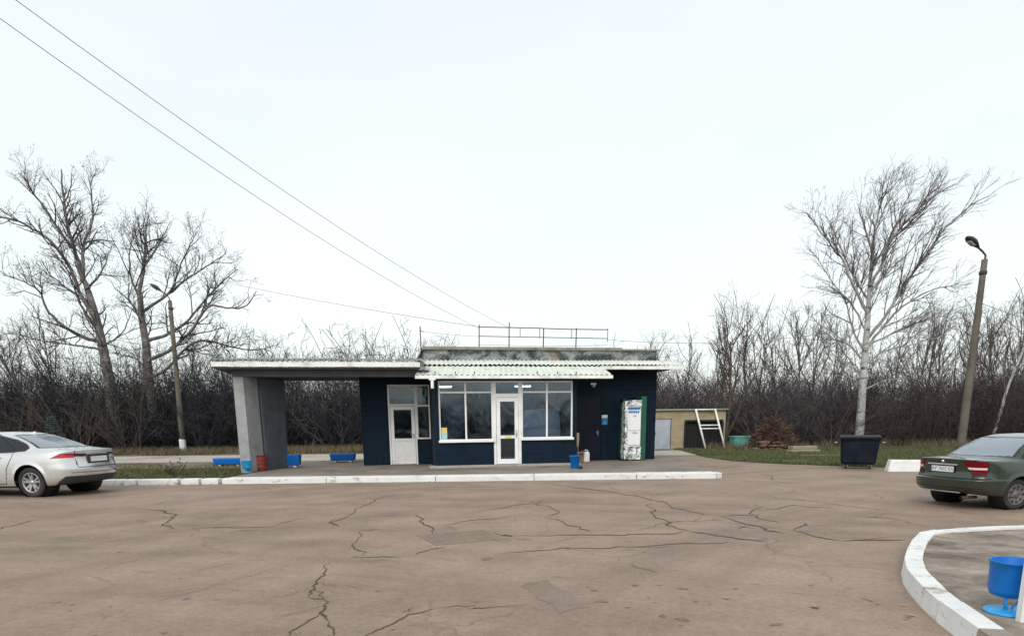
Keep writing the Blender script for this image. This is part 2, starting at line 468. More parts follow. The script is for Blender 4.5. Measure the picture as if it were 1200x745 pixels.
M['blue_paint'] = mat('bright_blue_enamel', (0.001, 0.145, 0.52), 0.42, 0.18, 4, 0.12, spec=0.25, dirt=(0.008, 0.10, 0.32), dirt_scale=4)
M['sky_paint'] = mat('light_blue_enamel', (0.03, 0.36, 0.74), 0.45, 0.18, 4, 0.12, dirt=(0.04, 0.2, 0.4), dirt_scale=5)
M['red_paint'] = mat('dull_red_enamel', (0.21, 0.030, 0.018), 0.55, 0.3, 5, 0.15, dirt=(0.07, 0.022, 0.015), dirt_scale=4)
M['teal_paint'] = mat('faded_teal_paint', (0.10, 0.34, 0.28), 0.6, 0.2, 3, 0.1, dirt=(0.11, 0.17, 0.12))
M['green_paint'] = mat('bottle_green_paint', (0.008, 0.10, 0.062), 0.45, 0.2, 3, 0.08, dirt=(0.012, 0.045, 0.032))
M['bin_navy'] = mat('navy_plastic', (0.002, 0.006, 0.017), 0.5, 0.3, 3, 0.08, spec=0.2, dirt=(0.014, 0.018, 0.026), dirt_scale=2.5)
M['dark_grey'] = mat('dark_grey_plastic', (0.035, 0.037, 0.042), 0.5, 0.2, 5, 0.05)
M['metal'] = mat('dull_galvanised_steel', (0.42, 0.43, 0.44), 0.45, 0.2, 6, 0.05, metal=0.7)
M['wood'] = mat('weathered_board', (0.30, 0.25, 0.185), 0.85, 0.3, 2.0, 0.3, stretch=(1, 10, 10))
M['paper'] = mat('white_paper', (0.78, 0.78, 0.76), 0.8, 0.06, 5, 0.0)
M['card'] = mat('brown_cardboard', (0.24, 0.14, 0.085), 0.85, 0.15, 5, 0.05)
M['straw'] = mat('broom_straw', (0.37, 0.29, 0.20), 0.9, 0.35, 14, 0.3, stretch=(6, 6, 1))
M['yellow'] = mat('yellow_print', (0.72, 0.58, 0.16), 0.6, 0.08, 5, 0.0)
M['aqua'] = mat('aqua_print', (0.32, 0.58, 0.62), 0.6, 0.08, 5, 0.0)
M['print_blue'] = mat('blue_print', (0.02, 0.16, 0.40), 0.5, 0.1, 5, 0.0)
M['print_grey'] = mat('grey_print', (0.32, 0.33, 0.40), 0.5, 0.1, 5, 0.0)
M['wire'] = mat('cable_sheath', (0.20, 0.20, 0.17), 0.7, 0.1, 5, 0.0)
M['crack'] = mat('open_crack', (0.048, 0.037, 0.031), 0.95, 0.4, 9, 0.0)
M['lamp_grey'] = mat('lamp_housing', (0.03, 0.031, 0.034), 0.5, 0.2, 5, 0.05)
k = NT('lamp_glass'); k.col((0.5, 0.5, 0.47)); k.set(Roughness=0.25); M['lamp_glass'] = k.m
k = NT('fluorescent_tube'); k.col((0.9, 0.9, 0.9)); k.b.inputs['Emission Color'].default_value = (0.9, 0.97, 1, 1); k.b.inputs['Emission Strength'].default_value = 11.0; M['tube'] = k.m
def wrap():
    k = NT('crumpled_clear_film')
    f = k.noise(5, 4, 0.6, dist=1.2)
    k.col(k.ramp(f, [(0.36, (0.10, 0.13, 0.12)), (0.46, (0.42, 0.46, 0.45)), (0.56, (0.84, 0.86, 0.87))]))
    k.set(Roughness=0.22); k.bump(k.noise(7, 5, 0.7, dist=1.2), 1.0, 0.06)
    return k.m
M['film'] = wrap()
def brick():
    k = NT('yellow_brick')
    mp = k.n('ShaderNodeMapping'); mp.inputs['Rotation'].default_value = (R(90), 0, 0)
    k.l(k.tc.outputs['Object'], mp.inputs['Vector'])
    b = k.n('ShaderNodeTexBrick'); b.inputs['Color1'].default_value = (0.40, 0.32, 0.19, 1); b.inputs['Color2'].default_value = (0.32, 0.255, 0.15, 1)
    b.inputs['Mortar'].default_value = (0.30, 0.265, 0.20, 1); b.inputs['Scale'].default_value = 1.0
    b.inputs['Brick Width'].default_value = 0.26; b.inputs['Row Height'].default_value = 0.085; b.inputs['Mortar Size'].default_value = 0.011
    k.l(mp.outputs[0], b.inputs['Vector'])
    c = k.mix(k.ramp(k.noise(1.6, 6, 0.7), [(0.5, (0, 0, 0)), (0.75, (0.6,) * 3)]), b.outputs['Color'], (0.17, 0.14, 0.085))
    k.col(c); k.set(Roughness=0.9); k.bump(b.outputs['Fac'], -0.4, 0.01)
    return k.m
M['brick'] = brick()
M['grey_door'] = mat('pale_grey_sheet_door', (0.36, 0.40, 0.46), 0.5, 0.1, 2, 0.05, dirt=(0.26, 0.29, 0.33))
M['opening_dark'] = mat('dark_opening_boards', (0.012, 0.011, 0.011), 0.9, 0.4, 3, 0.3, stretch=(5, 5, 0.5))  # near-black colour gives the shade inside the shed opening

def bark(name, a, b, scale=3.0, band=None):
    k = NT(name)
    col = k.ramp(k.noise(scale, 6, 0.7, stretch=(1.5, 1.5, 0.6)), [(0.35, a), (0.65, b)])
    if band:
        f = k.noise(1.7, 6, 0.75, stretch=(0.8, 0.8, 2.6))
        col = k.mix(k.ramp(f, [(0.54, (0, 0, 0)), (0.62, (1, 1, 1))]), col, band)
    k.col(col); k.set(Roughness=0.9); k.bump(k.noise(scale * 9, 4, 0.7, stretch=(1.5, 1.5, 0.4)), 0.5, 0.02)
    return k.m
M['bark_grey'] = bark('grey_poplar_bark', (0.085, 0.075, 0.073), (0.19, 0.172, 0.165), band=(0.27, 0.26, 0.25))
M['bark_dark'] = bark('dark_twigs', (0.045, 0.039, 0.040), (0.095, 0.083, 0.082), 1.0)
M['bark_brown'] = bark('brown_bark', (0.055, 0.040, 0.033), (0.11, 0.082, 0.068))
M['birch'] = bark('white_birch_bark', (0.30, 0.30, 0.295), (0.54, 0.54, 0.53), 2.0, band=(0.06, 0.055, 0.055))
M['birch_limb'] = bark('pale_birch_limbs', (0.20, 0.19, 0.185), (0.42, 0.41, 0.40), 1.2)
M['birch_twig'] = bark('birch_twigs', (0.075, 0.062, 0.060), (0.15, 0.13, 0.125), 1.0)
M['thicket'] = bark('thicket_twigs', (0.008, 0.0085, 0.0125), (0.036, 0.035, 0.044), 0.45)
M['thicket_brown'] = bark('brown_thicket_twigs', (0.032, 0.026, 0.031), (0.100, 0.083, 0.090), 0.45)
M['thicket_red'] = bark('reddish_thicket_twigs', (0.022, 0.013, 0.013), (0.060, 0.035, 0.033), 0.45)
M['spruce'] = bark('blue_green_needles', (0.045, 0.075, 0.07), (0.10, 0.15, 0.14), 2.0)
def blades(name, stops, scale=0.7):
    k = NT(name)
    geo = k.n('ShaderNodeNewGeometry')
    col = k.mix(0.5, k.ramp(k.noise(scale, 5, 0.7), stops), k.ramp(geo.outputs['Random Per Island'], stops))
    k.col(col); k.set(Roughness=0.8)
    return k.m
M['grass'] = blades('winter_grass', [(0.2, (0.045, 0.066, 0.018)), (0.5, (0.085, 0.108, 0.034)), (0.8, (0.18, 0.155, 0.078))])
M['dry_grass'] = blades('dry_grass', [(0.2, (0.07, 0.058, 0.030)), (0.5, (0.14, 0.112, 0.06)), (0.8, (0.21, 0.17, 0.10))])
M['leaf'] = blades('fallen_leaf', [(0.2, (0.16, 0.09, 0.04)), (0.5, (0.32, 0.22, 0.12)), (0.8, (0.5, 0.42, 0.32))])
# ================================================================== the setting
rng = np.random.default_rng(7)
def sheet_xy(name, poly, z, m, kind='structure'):
    mb = MB(); n = len(poly)
    mb.add([(p[0], p[1], z) for p in poly], [tuple(range(n))])
    b = bmesh.new(); me = mb.mesh(name, m); b.from_mesh(me)
    bmesh.ops.triangulate(b, faces=b.faces)
    for f in b.faces:
        if f.normal.z < 0: f.normal_flip()
    b.to_mesh(me); b.free()
    return tag(link(name, me), kind=kind)

# ground: one sheet to the horizon, with a rise added to block sky seen through the wood
gx = np.concatenate([np.linspace(-900, -130, 8), np.linspace(-120, 120, 49), np.linspace(130, 900, 8)])
gy = np.concatenate([np.linspace(-300, -40, 6), np.linspace(-30, 40, 15), np.linspace(44, 130, 30), np.linspace(150, 1200, 8)])
GX, GY = np.meshgrid(gx, gy)
tt = np.clip((GY - 52) / 45, 0, 1); GZ = (tt * tt * (3 - 2 * tt)) * 3.2
GZ += np.where(GY > 52, 0.35 * np.sin(GX * 0.11) * np.sin(GY * 0.13), 0) * np.clip((GY - 52) / 20, 0, 1)
nxg, nyg = len(gx), len(gy)
idx = np.arange(nxg * nyg).reshape(nyg, nxg)
F = np.stack([idx[:-1, :-1], idx[:-1, 1:], idx[1:, 1:], idx[1:, :-1]], -1).reshape(-1, 4)
me = np_mesh('ground', np.stack([GX, GY, GZ], -1).reshape(-1, 3), F, [M['soil'], M['litter']], True,
             mi=(GY[:-1, :-1].ravel() > 41).astype(int))
tag(link('ground', me), kind='structure')

KY = 18.5                                        # front line of the pavement kerb
sheet_xy('asphalt_forecourt', [(-90, -60), (90, -60), (90, 30.5), (-6, 30.5), (-6, KY + .3), (-90, KY + .3)], 0.004, M['asphalt'])
sheet_xy('verge_soil', [(-90, KY + .3), (-7.7, KY + .3), (-7.7, 26), (-6, 26), (-6, 29.3), (-90, 29.3)], 0.006, M['verge'])
sheet_xy('verge_turf', [(-60, KY + .36), (-7.85, KY + .36), (-7.9, 22), (-8.6, 23.6), (-11, 24.2), (-14.5, 23.4), (-18, 24.3), (-24, 23.8), (-60, 25)], 0.010, M['turf'])
sheet_xy('concrete_track', [(-90, 29.3), (3, 29.3), (9.6, 30.6), (10.6, 33.6), (8.5, 35.2), (-90, 36.3)], 0.012, M['track'])
TURF_R = [(8.5, 34.5), (8.05, 28.4), (8.3, 25.9), (9.3, 24.0), (10.6, 22.7), (12.2, 21.3), (14.5, 19.7), (18, 18.2), (24, 16.6), (40, 14), (80, 10), (80, 37), (8.5, 37)]
sheet_xy('grassy_strip', TURF_R, 0.016, M['turf'])

# pavement in front of and round the building, and its whitewashed kerb
mb = MB(); mb.prism([(-7.75, KY + .56), (5.55, KY + .56), (5.9, 22.5), (6.35, 27.5), (-6.2, 27.5), (-7.75, 25.3)], -0.1, 0.148)
tag(mb.build('pavement', M['apron']), kind='structure')
mb = MB(); x = -7.75
rr_ = random.Random(3)
while x < 5.3:
    L = min(2.9 + rr_.uniform(-.25, .25), 5.55 - x)
    j = rr_.uniform(-.012, .012)
    mb.box(x + .006, x + L - .006, KY + j, KY + .555, -0.1, 0.152 + rr_.uniform(-.006, .006))
    x += L
mb.prism([(5.56, KY + .03), (5.74, KY + .16), (5.72, KY + .5), (5.56, KY + .555)], -0.1, 0.14)
tag(mb.build('kerb', M['kerb'], bevel=0.02), kind='structure')

# separate kerbstones along the verge on the left
def kerbstone(x0, x1, label, tilt=0.0, m='kerb'):
    mb = MB(); L = x1 - x0
    mb.box(-L / 2, L / 2, -.15, .15, -.12, .15)
    o = mb.build('kerbstone', M[m], bevel=0.025)
    o.location = ((x0 + x1) / 2, KY + .16 + tilt, 0); o.rotation_euler = (0, 0, tilt * .25)
    return tag(o, label, 'kerbstone', 'whitewashed kerbstones along the verge')
edges = [(112, 153, 'whitewashed kerbstone just behind the silver car'), (154, 168, 'shortest whitewashed kerbstone along the grass verge'),
         (169, 213, 'longest whitewashed kerbstone along the verge, in front of the small bush'), (215, 236, 'whitewashed kerbstone just right of the longest one'),
         (238, 258, 'whitewashed kerbstone second from the broken end of the row'), (260, 268, 'stubby last kerbstone beside the gap before the pavement kerb')]
for i, (a, b, lab) in enumerate(edges):
    p, q = on_ground(a, 567), on_ground(b, 567)
    kerbstone(p.x, q.x - .03, lab, (0.01, -.02, .0, .02, -.01, .03)[i])
for i in range(3):
    kerbstone(-15.9 + i * 1.55, -14.38 + i * 1.55, ('whitewashed kerbstone behind the front of the silver car', 'whitewashed kerbstone seen past the silver car doors', 'whitewashed kerbstone behind the rear wheel of the silver car')[i])

# traffic island at lower right
top_out = [(1215, 614.5), (1165, 616), (1118, 618.5), (1095, 620), (1078, 623), (1069, 632), (1063, 643), (1060, 653), (1062, 663), (1069, 673), (1083, 688), (1101, 703), (1122, 718), (1146, 735), (1166, 749), (1200, 770)]
IZ = 0.17
po = [on_ground(u, v, IZ) for u, v in top_out]
po.insert(0, po[0] + Vector((9, 0.6, 0))); po.append(po[-1] + Vector((1.5, -2.4, 0)))
def offset(pl, d):
    out = []
    for i, p in enumerate(pl):
        a = pl[max(i - 1, 0)]; b = pl[min(i + 1, len(pl) - 1)]
        t = (b - a); t.z = 0; t.normalize()
        out.append(p + Vector((-t.y, t.x, 0)) * d)
    return out
pin = offset(po, 0.16)
def kerb_run(mb, i0, i1, mi=0):
    for i in range(i0, i1):
        g = 0.004
        a, b, c, d = po[i], po[i + 1], pin[i + 1], pin[i]
        if i in (3, 6, 9, 11, 12, 14):                # joints between the stones
            e1, e2 = (b - a).normalized() * .011, (c - d).normalized() * .011
            a, d = a + e1, d + e2
            a, b, c, d = [p + Vector((0, 0, -.006 if i % 2 else 0)) for p in (a, b, c, d)]
        base = [Vector((p.x, p.y, 0)) for p in (a, b, c, d)]
        out = (a - d); out.z = 0; out.normalize()
        base[0] = base[0] + out * .02; base[1] = base[1] + out * .02
        vs = [(*p.xy, -0.05) for p in base] + [tuple(p) for p in (a, b, c, d)]
        mb.add(vs, [(0, 3, 2, 1), (4, 5, 6, 7), (0, 1, 5, 4), (1, 2, 6, 5), (2, 3, 7, 6), (3, 0, 4, 7)], mi)
mb = MB(); kerb_run(mb, 0, len(po) - 4); kerb_run(mb, len(po) - 4, len(po) - 1, 1)
o = mb.mesh('island_kerb', [M['kerb'], M['kerb_bare']])
b = bmesh.new(); b.from_mesh(o); bmesh.ops.remove_doubles(b, verts=b.verts, dist=0.0005)
bmesh.ops.recalc_face_normals(b, faces=b.faces); b.to_mesh(o); b.free()
tag(link('island_kerb', o), kind='structure')
pe = offset(po, 0.13); n = len(pe); V = []; Fq = []
for i, p in enumerate(pe):
    far = Vector((19, 10.6 - 9.0 * i / (n - 1), 0))
    for q_ in range(5): w = p.lerp(far, (q_ / 4) ** 2); V.append((w.x, w.y, IZ - 0.025))
    if i: Fq += [((i - 1) * 5 + q_, i * 5 + q_, i * 5 + q_ + 1, (i - 1) * 5 + q_ + 1) for q_ in range(4)]
tag(link('island_paving', np_mesh('island_paving', V, Fq, M['island'])), kind='structure')

# cracks: thin jagged strips a few millimetres above the asphalt
CR = [
 (2.6, [(389, 658), (381, 670), (374, 678), (367, 686), (369, 691), (363, 694), (361, 700)]), (1.2, [(369, 691), (379, 694), (380, 702), (370, 702), (361, 700)]),
 (3.2, [(379, 703), (382, 711), (375, 718), (382, 722), (386, 728)]), (2.0, [(375, 718), (362, 727), (349, 736), (335, 747)]), (2.0, [(386, 728), (391, 737), (391, 747)]),
 (2.2, [(420, 748), (450, 735), (466, 727), (480, 720), (510, 713)]), (1.0, [(510, 713), (560, 713), (620, 709)]), (1.0, [(484, 712), (480, 718)]),
 (1.7, [(398, 617), (401, 608), (425, 593), (440, 586), (456, 580)]), (1.2, [(398, 617), (392, 607)]), (1.4, [(410, 655), (415, 641), (424, 627), (422, 622)]), (0.8, [(424, 622), (445, 620)]),
 (1.5, [(187, 623), (196, 611), (205, 604), (190, 598), (165, 597)]), (0.9, [(178, 592), (205, 586)]), (1.5, [(-2, 621), (20, 615), (45, 609)]), (0.8, [(220, 621), (260, 618), (320, 618)]), (0.9, [(314, 618), (340, 611), (360, 607)]),
 (2.2, [(486, 603), (497, 608), (503, 617), (509, 628)]), (1.2, [(410, 653), (440, 653), (470, 653)]), (1.4, [(484, 652), (505, 644), (524, 641)]), (2.6, [(521, 627), (532, 625), (545, 623)]),
 (1.0, [(562, 622), (580, 625), (588, 628)]), (3.4, [(583, 629), (592, 627), (600, 629)]), (0.8, [(510, 616), (550, 610), (600, 605)]),
 (1.4, [(584, 650), (610, 647), (640, 645), (660, 642), (700, 643), (745, 641), (790, 638)]), (1.0, [(740, 641), (800, 637), (860, 635)]),
 (1.6, [(630, 565), (690, 573), (720, 577), (760, 585), (800, 597), (842, 605)]), (3.4, [(842, 605), (870, 613), (900, 622), (918, 625)]), (2.6, [(930, 622), (955, 629), (985, 634)]), (1.6, [(985, 634), (1025, 633), (1062, 633)]),
 (2.4, [(764, 590), (768, 599), (775, 608), (790, 617), (806, 622)]), (1.8, [(806, 622), (840, 628), (870, 632), (900, 635)]), (1.2, [(806, 622), (790, 626), (750, 626), (700, 627), (640, 628)]),
 (1.5, [(640, 585), (647, 596), (655, 601), (642, 605)]), (1.9, [(642, 605), (660, 612), (680, 620), (693, 624)]), (1.4, [(886, 590), (882, 598), (887, 606), (900, 610), (918, 613)]), (0.9, [(842, 605), (870, 604), (885, 604)]),
 (1.2, [(930, 622), (938, 617), (946, 615), (940, 612)]), (1.0, [(865, 620), (873, 617), (884, 619)]), (0.9, [(1005, 605), (1040, 607), (1090, 618)]), (0.7, [(880, 575), (940, 586), (1000, 594), (1050, 600)]), (0.7, [(860, 552), (905, 559), (960, 570)]),
 (0.8, [(560, 600), (600, 592), (650, 590)]), (0.8, [(735, 660), (760, 668), (775, 672)]), (0.8, [(880, 600), (930, 592), (985, 597)]), (1.2, [(820, 547), (850, 548), (872, 546)]), (1.6, [(786, 545), (800, 546), (826, 546)]),
]
V = []; Fc = []; V2 = []; F2 = []
rc = random.Random(11)
def jagged(g, it_n=3, amp=.085):
    pts = [g[0]]
    for a, b_ in zip(g[:-1], g[1:]):
        seg = [a, b_]
        for it in range(it_n):
            out = [seg[0]]
            for p, q in zip(seg[:-1], seg[1:]):
                d = q - p; out += [(p + q) / 2 + Vector((-d.y, d.x, 0)) * rc.gauss(0, amp), q]
            seg = out
        pts += seg[1:]
    return pts
def strip(V, Fc, pts, W, z, lo, hi, far):
    n = len(pts); s0 = len(V)
    for i, p in enumerate(pts):
        a = pts[max(i - 1, 0)]; c = pts[min(i + 1, n - 1)]
        t = c - a; t.z = 0
        if t.length < 1e-6: t = Vector((1, 0, 0))
        t.normalize(); nn = Vector((-t.y, t.x, 0))
        w = W * min(1, 3.5 * min(i, n - 1 - i) / n + .12) * .5
        w *= (0.5 + 2.3 * abs(t.x)) if far else (0.75 + 1.0 * abs(t.x))     # open cracks gape most where the slab has slid down the fall of the yard
        wa, wb = w * rc.uniform(lo, hi), w * rc.uniform(lo, hi)
        V += [(p.x + nn.x * wa, p.y + nn.y * wa, z), (p.x - nn.x * wb, p.y - nn.y * wb, z)]
        if i: k0 = s0 + 2 * i; Fc.append((k0 - 2, k0 - 1, k0 + 1, k0))
for wpx, pl in CR:
    pts = jagged([on_ground(u, v) for u, v in pl])
    dist = (pts[len(pts) // 2] - EYE).length
    W = wpx * dist / FPX * 0.46
    strip(V, Fc, pts, W, .0105, .3, 1.3, dist > 9)
    strip(V2, F2, pts, W * 2.6, .0075, .4, 1.25, dist > 9)
    for k_ in range(int(len(pts) / 14)):                  # finer side cracks
        i = rc.randrange(2, len(pts) - 2); t = (pts[i + 1] - pts[i - 1]); ang = rc.choice((-1, 1)) * rc.uniform(.6, 1.4)
        d = Vector((t.x * math.cos(ang) - t.y * math.sin(ang), t.x * math.sin(ang) + t.y * math.cos(ang), 0)).normalized() * rc.uniform(.25, .8) * (1 if dist < 9 else 2.2)
        sp = jagged([pts[i], pts[i] + d * .5 + Vector((rc.gauss(0, .06), rc.gauss(0, .06), 0)), pts[i] + d])
        strip(V, Fc, sp, W * .38, .0095, .3, 1.2, dist > 9)
me = np_mesh('asphalt_cracks', V, Fc, M['crack'])
tag(link('asphalt_cracks', me), kind='structure')
me = np_mesh('asphalt_crumbs', V2, F2, M['crack_edge'])
tag(link('asphalt_crumbs', me), kind='structure')

pt = [on_ground(u, v) for u, v in ((612, 685), (642, 679), (668, 694), (692, 712), (655, 719), (630, 700))]
pt = jagged(pt + pt[:1], 3, .07)[:-1]
sheet_xy('asphalt_patch', [(p.x, p.y) for p in pt], 0.0065, M['patch'])
V = []; Fq = []                                     # oil drips and spots
for u, v, r_ in ((696, 692, .055), (744, 686, .05), (800, 690, .06), (776, 722, .05), (705, 705, .06), (800, 726, .075), (955, 712, .06), (772, 686, .03), (851, 702, .035), (910, 732, .06), (570, 655, .10), (67, 706, .04), (218, 702, .05),
                 (140, 647, .05), (192, 742, .03), (862, 690, .03), (760, 700, .025), (735, 712, .03), (815, 705, .03)):
    r_ *= .62; p = on_ground(u, v); k0 = len(V); ph_ = [rc.uniform(0, 6.28) for _ in range(3)]
    for k_ in range(18):
        a = k_ * math.pi / 9; w = r_ * (1 + .25 * math.sin(2 * a + ph_[0]) + .18 * math.sin(3 * a + ph_[1]) + .12 * math.sin(5 * a + ph_[2]))
        V.append((p.x + w * 1.2 * math.cos(a), p.y + w * math.sin(a), .0068))
    V.append((p.x, p.y, .0068)); Fq += [(k0 + k_, k0 + (k_ + 1) % 18, k0 + 18) for k_ in range(18)]
tag(link('oil_stains', np_mesh('oil_stains', V, Fq, M['oil'])), kind='structure')
# drain grate: a shallow frame with bars, let into the forecourt
c = on_ground(541, 629.5)
dg_ = empty('drain_grate', (c.x, c.y, 0.0), R(24), 'flat barred drain grate let into the cracked asphalt of the forecourt', 'drain grate')
mb = MB()
for s_ in (-1, 1):
    mb.box(-.52, .52, s_ * .42 - .03, s_ * .42 + .03, -.03, .013); mb.box(s_ * .49 - .03, s_ * .49 + .03, -.389, .389, -.03, .0125)
mb.build('frame', M['patch'], dg_)
mb = MB()
for i in range(9):
    y = -.34 + i * .085
    mb.box(-.458, .458, y - .030, y + .030, -.02, .0115)
mb.build('bars', M['patch'], dg_)
mb = MB(); mb.box(-.456, .456, -.386, .386, -.03, .007); mb.build('sump', M['crack_edge'], dg_)

# ================================================================== the building
YAW = R(10)
B0 = Vector((-5.0, 23.5, 0))
bld = empty('roadside_cafe', B0, YAW, 'low dark slate-blue cafe with a glazed bay, corrugated awning and open side canopy', 'building')
def bp(x, y, z):                                   # a point given in the building's own axes
    c_, s_ = math.cos(YAW), math.sin(YAW)
    return Vector((B0.x + x * c_ - y * s_, B0.y + x * s_ + y * c_, z))
Z0 = .149
# outer walls
mb = MB()
mb.box(0, .90, 0, .25, Z0, 3.36); mb.box(.90, 2.31, 0, .25, 2.80, 3.36); mb.box(1.84, 2.31, 0, .25, Z0, 1.0)
mb.box(2.31, 2.48, 0, .25, Z0, 3.36)
mb.box(6.72, 7.16, 0, .25, Z0, 3.36); mb.box(7.16, 8.42, 0, .25, 2.42, 3.36); mb.box(8.42, 10.42, 0, .25, Z0, 3.36)
mb.box(0, .25, .25, 6.0, Z0, 3.36); mb.box(10.17, 10.42, .25, 6.0, Z0, 3.36); mb.box(.25, 10.17, 5.75, 6.0, Z0, 3.36)
mb.build('wall', M['siding'], bld)
# the bay
mb = MB()
mb.box(2.30, 4.20, -1.9, -1.7, Z0 + .05, .965); mb.box(5.11, 6.87, -1.9, -1.7, Z0 + .05, 1.0)
mb.box(2.30, 2.46, -1.9, -1.7, .965, 2.82); mb.box(6.82, 6.95, -1.9, -1.7, 1.0, 2.82); mb.box(6.87, 6.95, -1.9, -1.7, Z0 + .05, 1.0)
mb.box(2.30, 6.95, -1.9, -1.7, 2.82, 3.0)
mb.box(2.30, 2.45, -1.7, 0, Z0, 3.0); mb.box(6.80, 6.95, -1.7, 0, Z0, 3.0)
mb.build('bay_wall', M['siding'], bld)
mb = MB(); mb.box(2.1, 7.0, -2.25, -1.7, Z0 - .1, .205); mb.build('doorstep', M['step'], bld, bevel=.012)
# roof slab, parapet, coping
mb = MB(); mb.box(.25, 10.17, .25, 5.75, 3.05, 3.36); mb.box(2.45, 6.80, -1.7, .25, 2.93, 3.0); mb.build('ceiling', M['room'], bld)
mb = MB(); mb.box(2.18, 10.38, .03, .28, 3.36, 3.93); mb.box(2.18, 2.43, .28, 6.0, 3.36, 3.93); mb.box(10.13, 10.38, .28, 6.0, 3.36, 3.93); mb.box(2.43, 10.13, 5.75, 6.0, 3.36, 3.93)
mb.box(2.43, 10.13, .28, 5.75, 3.36, 3.6)
mb.build('parapet', M['parapet'], bld)
mb = MB(); mb.box(2.12, 9.1, -.05, .34, 3.93, 4.03); mb.box(9.12, 10.46, -.04, .34, 3.93, 3.99)
mb.box(2.12, 2.5, .34, 6.05, 3.93, 4.02); mb.box(10.06, 10.46, .34, 6.05, 3.93, 3.99); mb.box(2.5, 10.06, 5.72, 6.05, 3.93, 4.0)
mb.build('coping', M['coping'], bld, bevel=.015)

def corrugated(name, x0, x1, ya, za, yb, zb, m, pitch=.15, amp=.024, skew=(0, 0), th=.012, jit=0.0, seed=1):
    """wavy cement sheets, ridges running up the slope"""
    r_ = random.Random(seed)
    n = int((x1 - x0) / pitch * 8); V = []; Fq = []
    for i in range(n + 1):
        f = i / n
        sx = int((x0 + (x1 - x0) * f) / 1.05)
        r2 = random.Random(sx * 31 + seed); dz = r2.uniform(-jit, jit); dy = r2.uniform(-jit, jit) * 2
        w = amp * math.sin(2 * math.pi * (x1 - x0) * f / pitch)
        xa = x0 + (x1 - x0) * f; xb = (x0 + skew[0]) + (x1 + skew[1] - x0 - skew[0]) * f
        for k in range(2):
            zo = w + dz - (th if k else 0)
            V += [(xa, ya + dy, za + zo), (xb, yb, zb + zo)]
        if i:
            q = 4 * i; p = q - 4
            Fq += [(p, q, q + 1, p + 1), (p + 2, p + 3, q + 3, q + 2), (p, p + 2, q + 2, q), (p + 1, q + 1, q + 3, p + 3)]
    Fq += [(0, 1, 3, 2), (4 * n, 4 * n + 2, 4 * n + 3, 4 * n + 1)]
    mb = MB(); mb.add(V, Fq, 0, False)
    return mb.build(name, m, bld)
# side canopy on the left
corrugated('canopy_roof', -4.0, 2.10, -2.56, 3.37, .6, 3.68, M['sheet_grey'], amp=.02, jit=.006, seed=2)
mb = MB(); mb.box(-4.02, 1.90, -2.53, -2.49, 3.19, 3.325); mb.box(-4.02, -3.98, -2.488, .6, 3.19, 3.325)
mb.build('canopy_fascia', M['white_trim'], bld)
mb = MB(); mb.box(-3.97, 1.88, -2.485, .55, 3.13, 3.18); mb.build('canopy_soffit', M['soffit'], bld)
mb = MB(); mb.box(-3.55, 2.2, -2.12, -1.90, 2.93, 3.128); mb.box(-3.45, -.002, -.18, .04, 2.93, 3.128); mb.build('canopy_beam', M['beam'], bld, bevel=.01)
# pillar: a plastered front leg and a wall behind it, leaning a little
def leaning(mb, xt0, xt1, xb0, xb1, y0, y1, z0, z1, mi=0):
    mb.add([(xb0, y0, z0), (xb1, y0, z0), (xb1, y1, z0), (xb0, y1, z0), (xt0, y0, z1), (xt1, y0, z1), (xt1, y1, z1), (xt0, y1, z1)],
           [(0, 3, 2, 1), (4, 5, 6, 7), (0, 1, 5, 4), (1, 2, 6, 5), (2, 3, 7, 6), (3, 0, 4, 7)], mi)
def splayed(q, off):
    mb = MB(); mb.add([(x, y, Z0) for x, y in q] + [(x + o_, y, 2.928) for (x, y), o_ in zip(q, off)], [(0, 3, 2, 1), (4, 5, 6, 7), (0, 1, 5, 4), (1, 2, 6, 5), (2, 3, 7, 6), (3, 0, 4, 7)]); return mb
mb = splayed([(-3.57, -2.10), (-3.27, -2.10), (-2.99, -1.42), (-3.28, -1.32)], [.01, .0, .0, .0]); mb.build('pillar', M['plaster'], bld, bevel=.012)
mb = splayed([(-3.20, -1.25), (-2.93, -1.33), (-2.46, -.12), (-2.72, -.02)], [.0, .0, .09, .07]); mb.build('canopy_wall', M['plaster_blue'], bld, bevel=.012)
mb = splayed([(-3.18, -1.33), (-3.06, -1.38), (-3.02, -1.28), (-3.12, -1.24)], [.0, .0, .0, .0]); mb.build('pillar_joint', M['soffit'], bld)
# main eave and its gutter on the right
corrugated('eave_roof', 1.95, 10.95, -1.06, 3.385, .02, 3.60, M['sheet_green'], amp=.018, jit=.006, seed=4)
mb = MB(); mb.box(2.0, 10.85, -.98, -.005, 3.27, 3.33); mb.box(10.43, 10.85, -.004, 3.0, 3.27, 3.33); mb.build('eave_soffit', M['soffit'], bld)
mb = MB(); mb.box(7.98, 10.98, -1.10, -1.02, 3.225, 3.335); mb.tube([(10.9, -1.06, 3.23), (10.9, -1.06, 3.12), (10.82, -1.04, 3.02), (10.88, -1.06, 2.93)], .045, 10)
mb.build('eave_gutter', M['white_trim'], bld, bevel=.008)
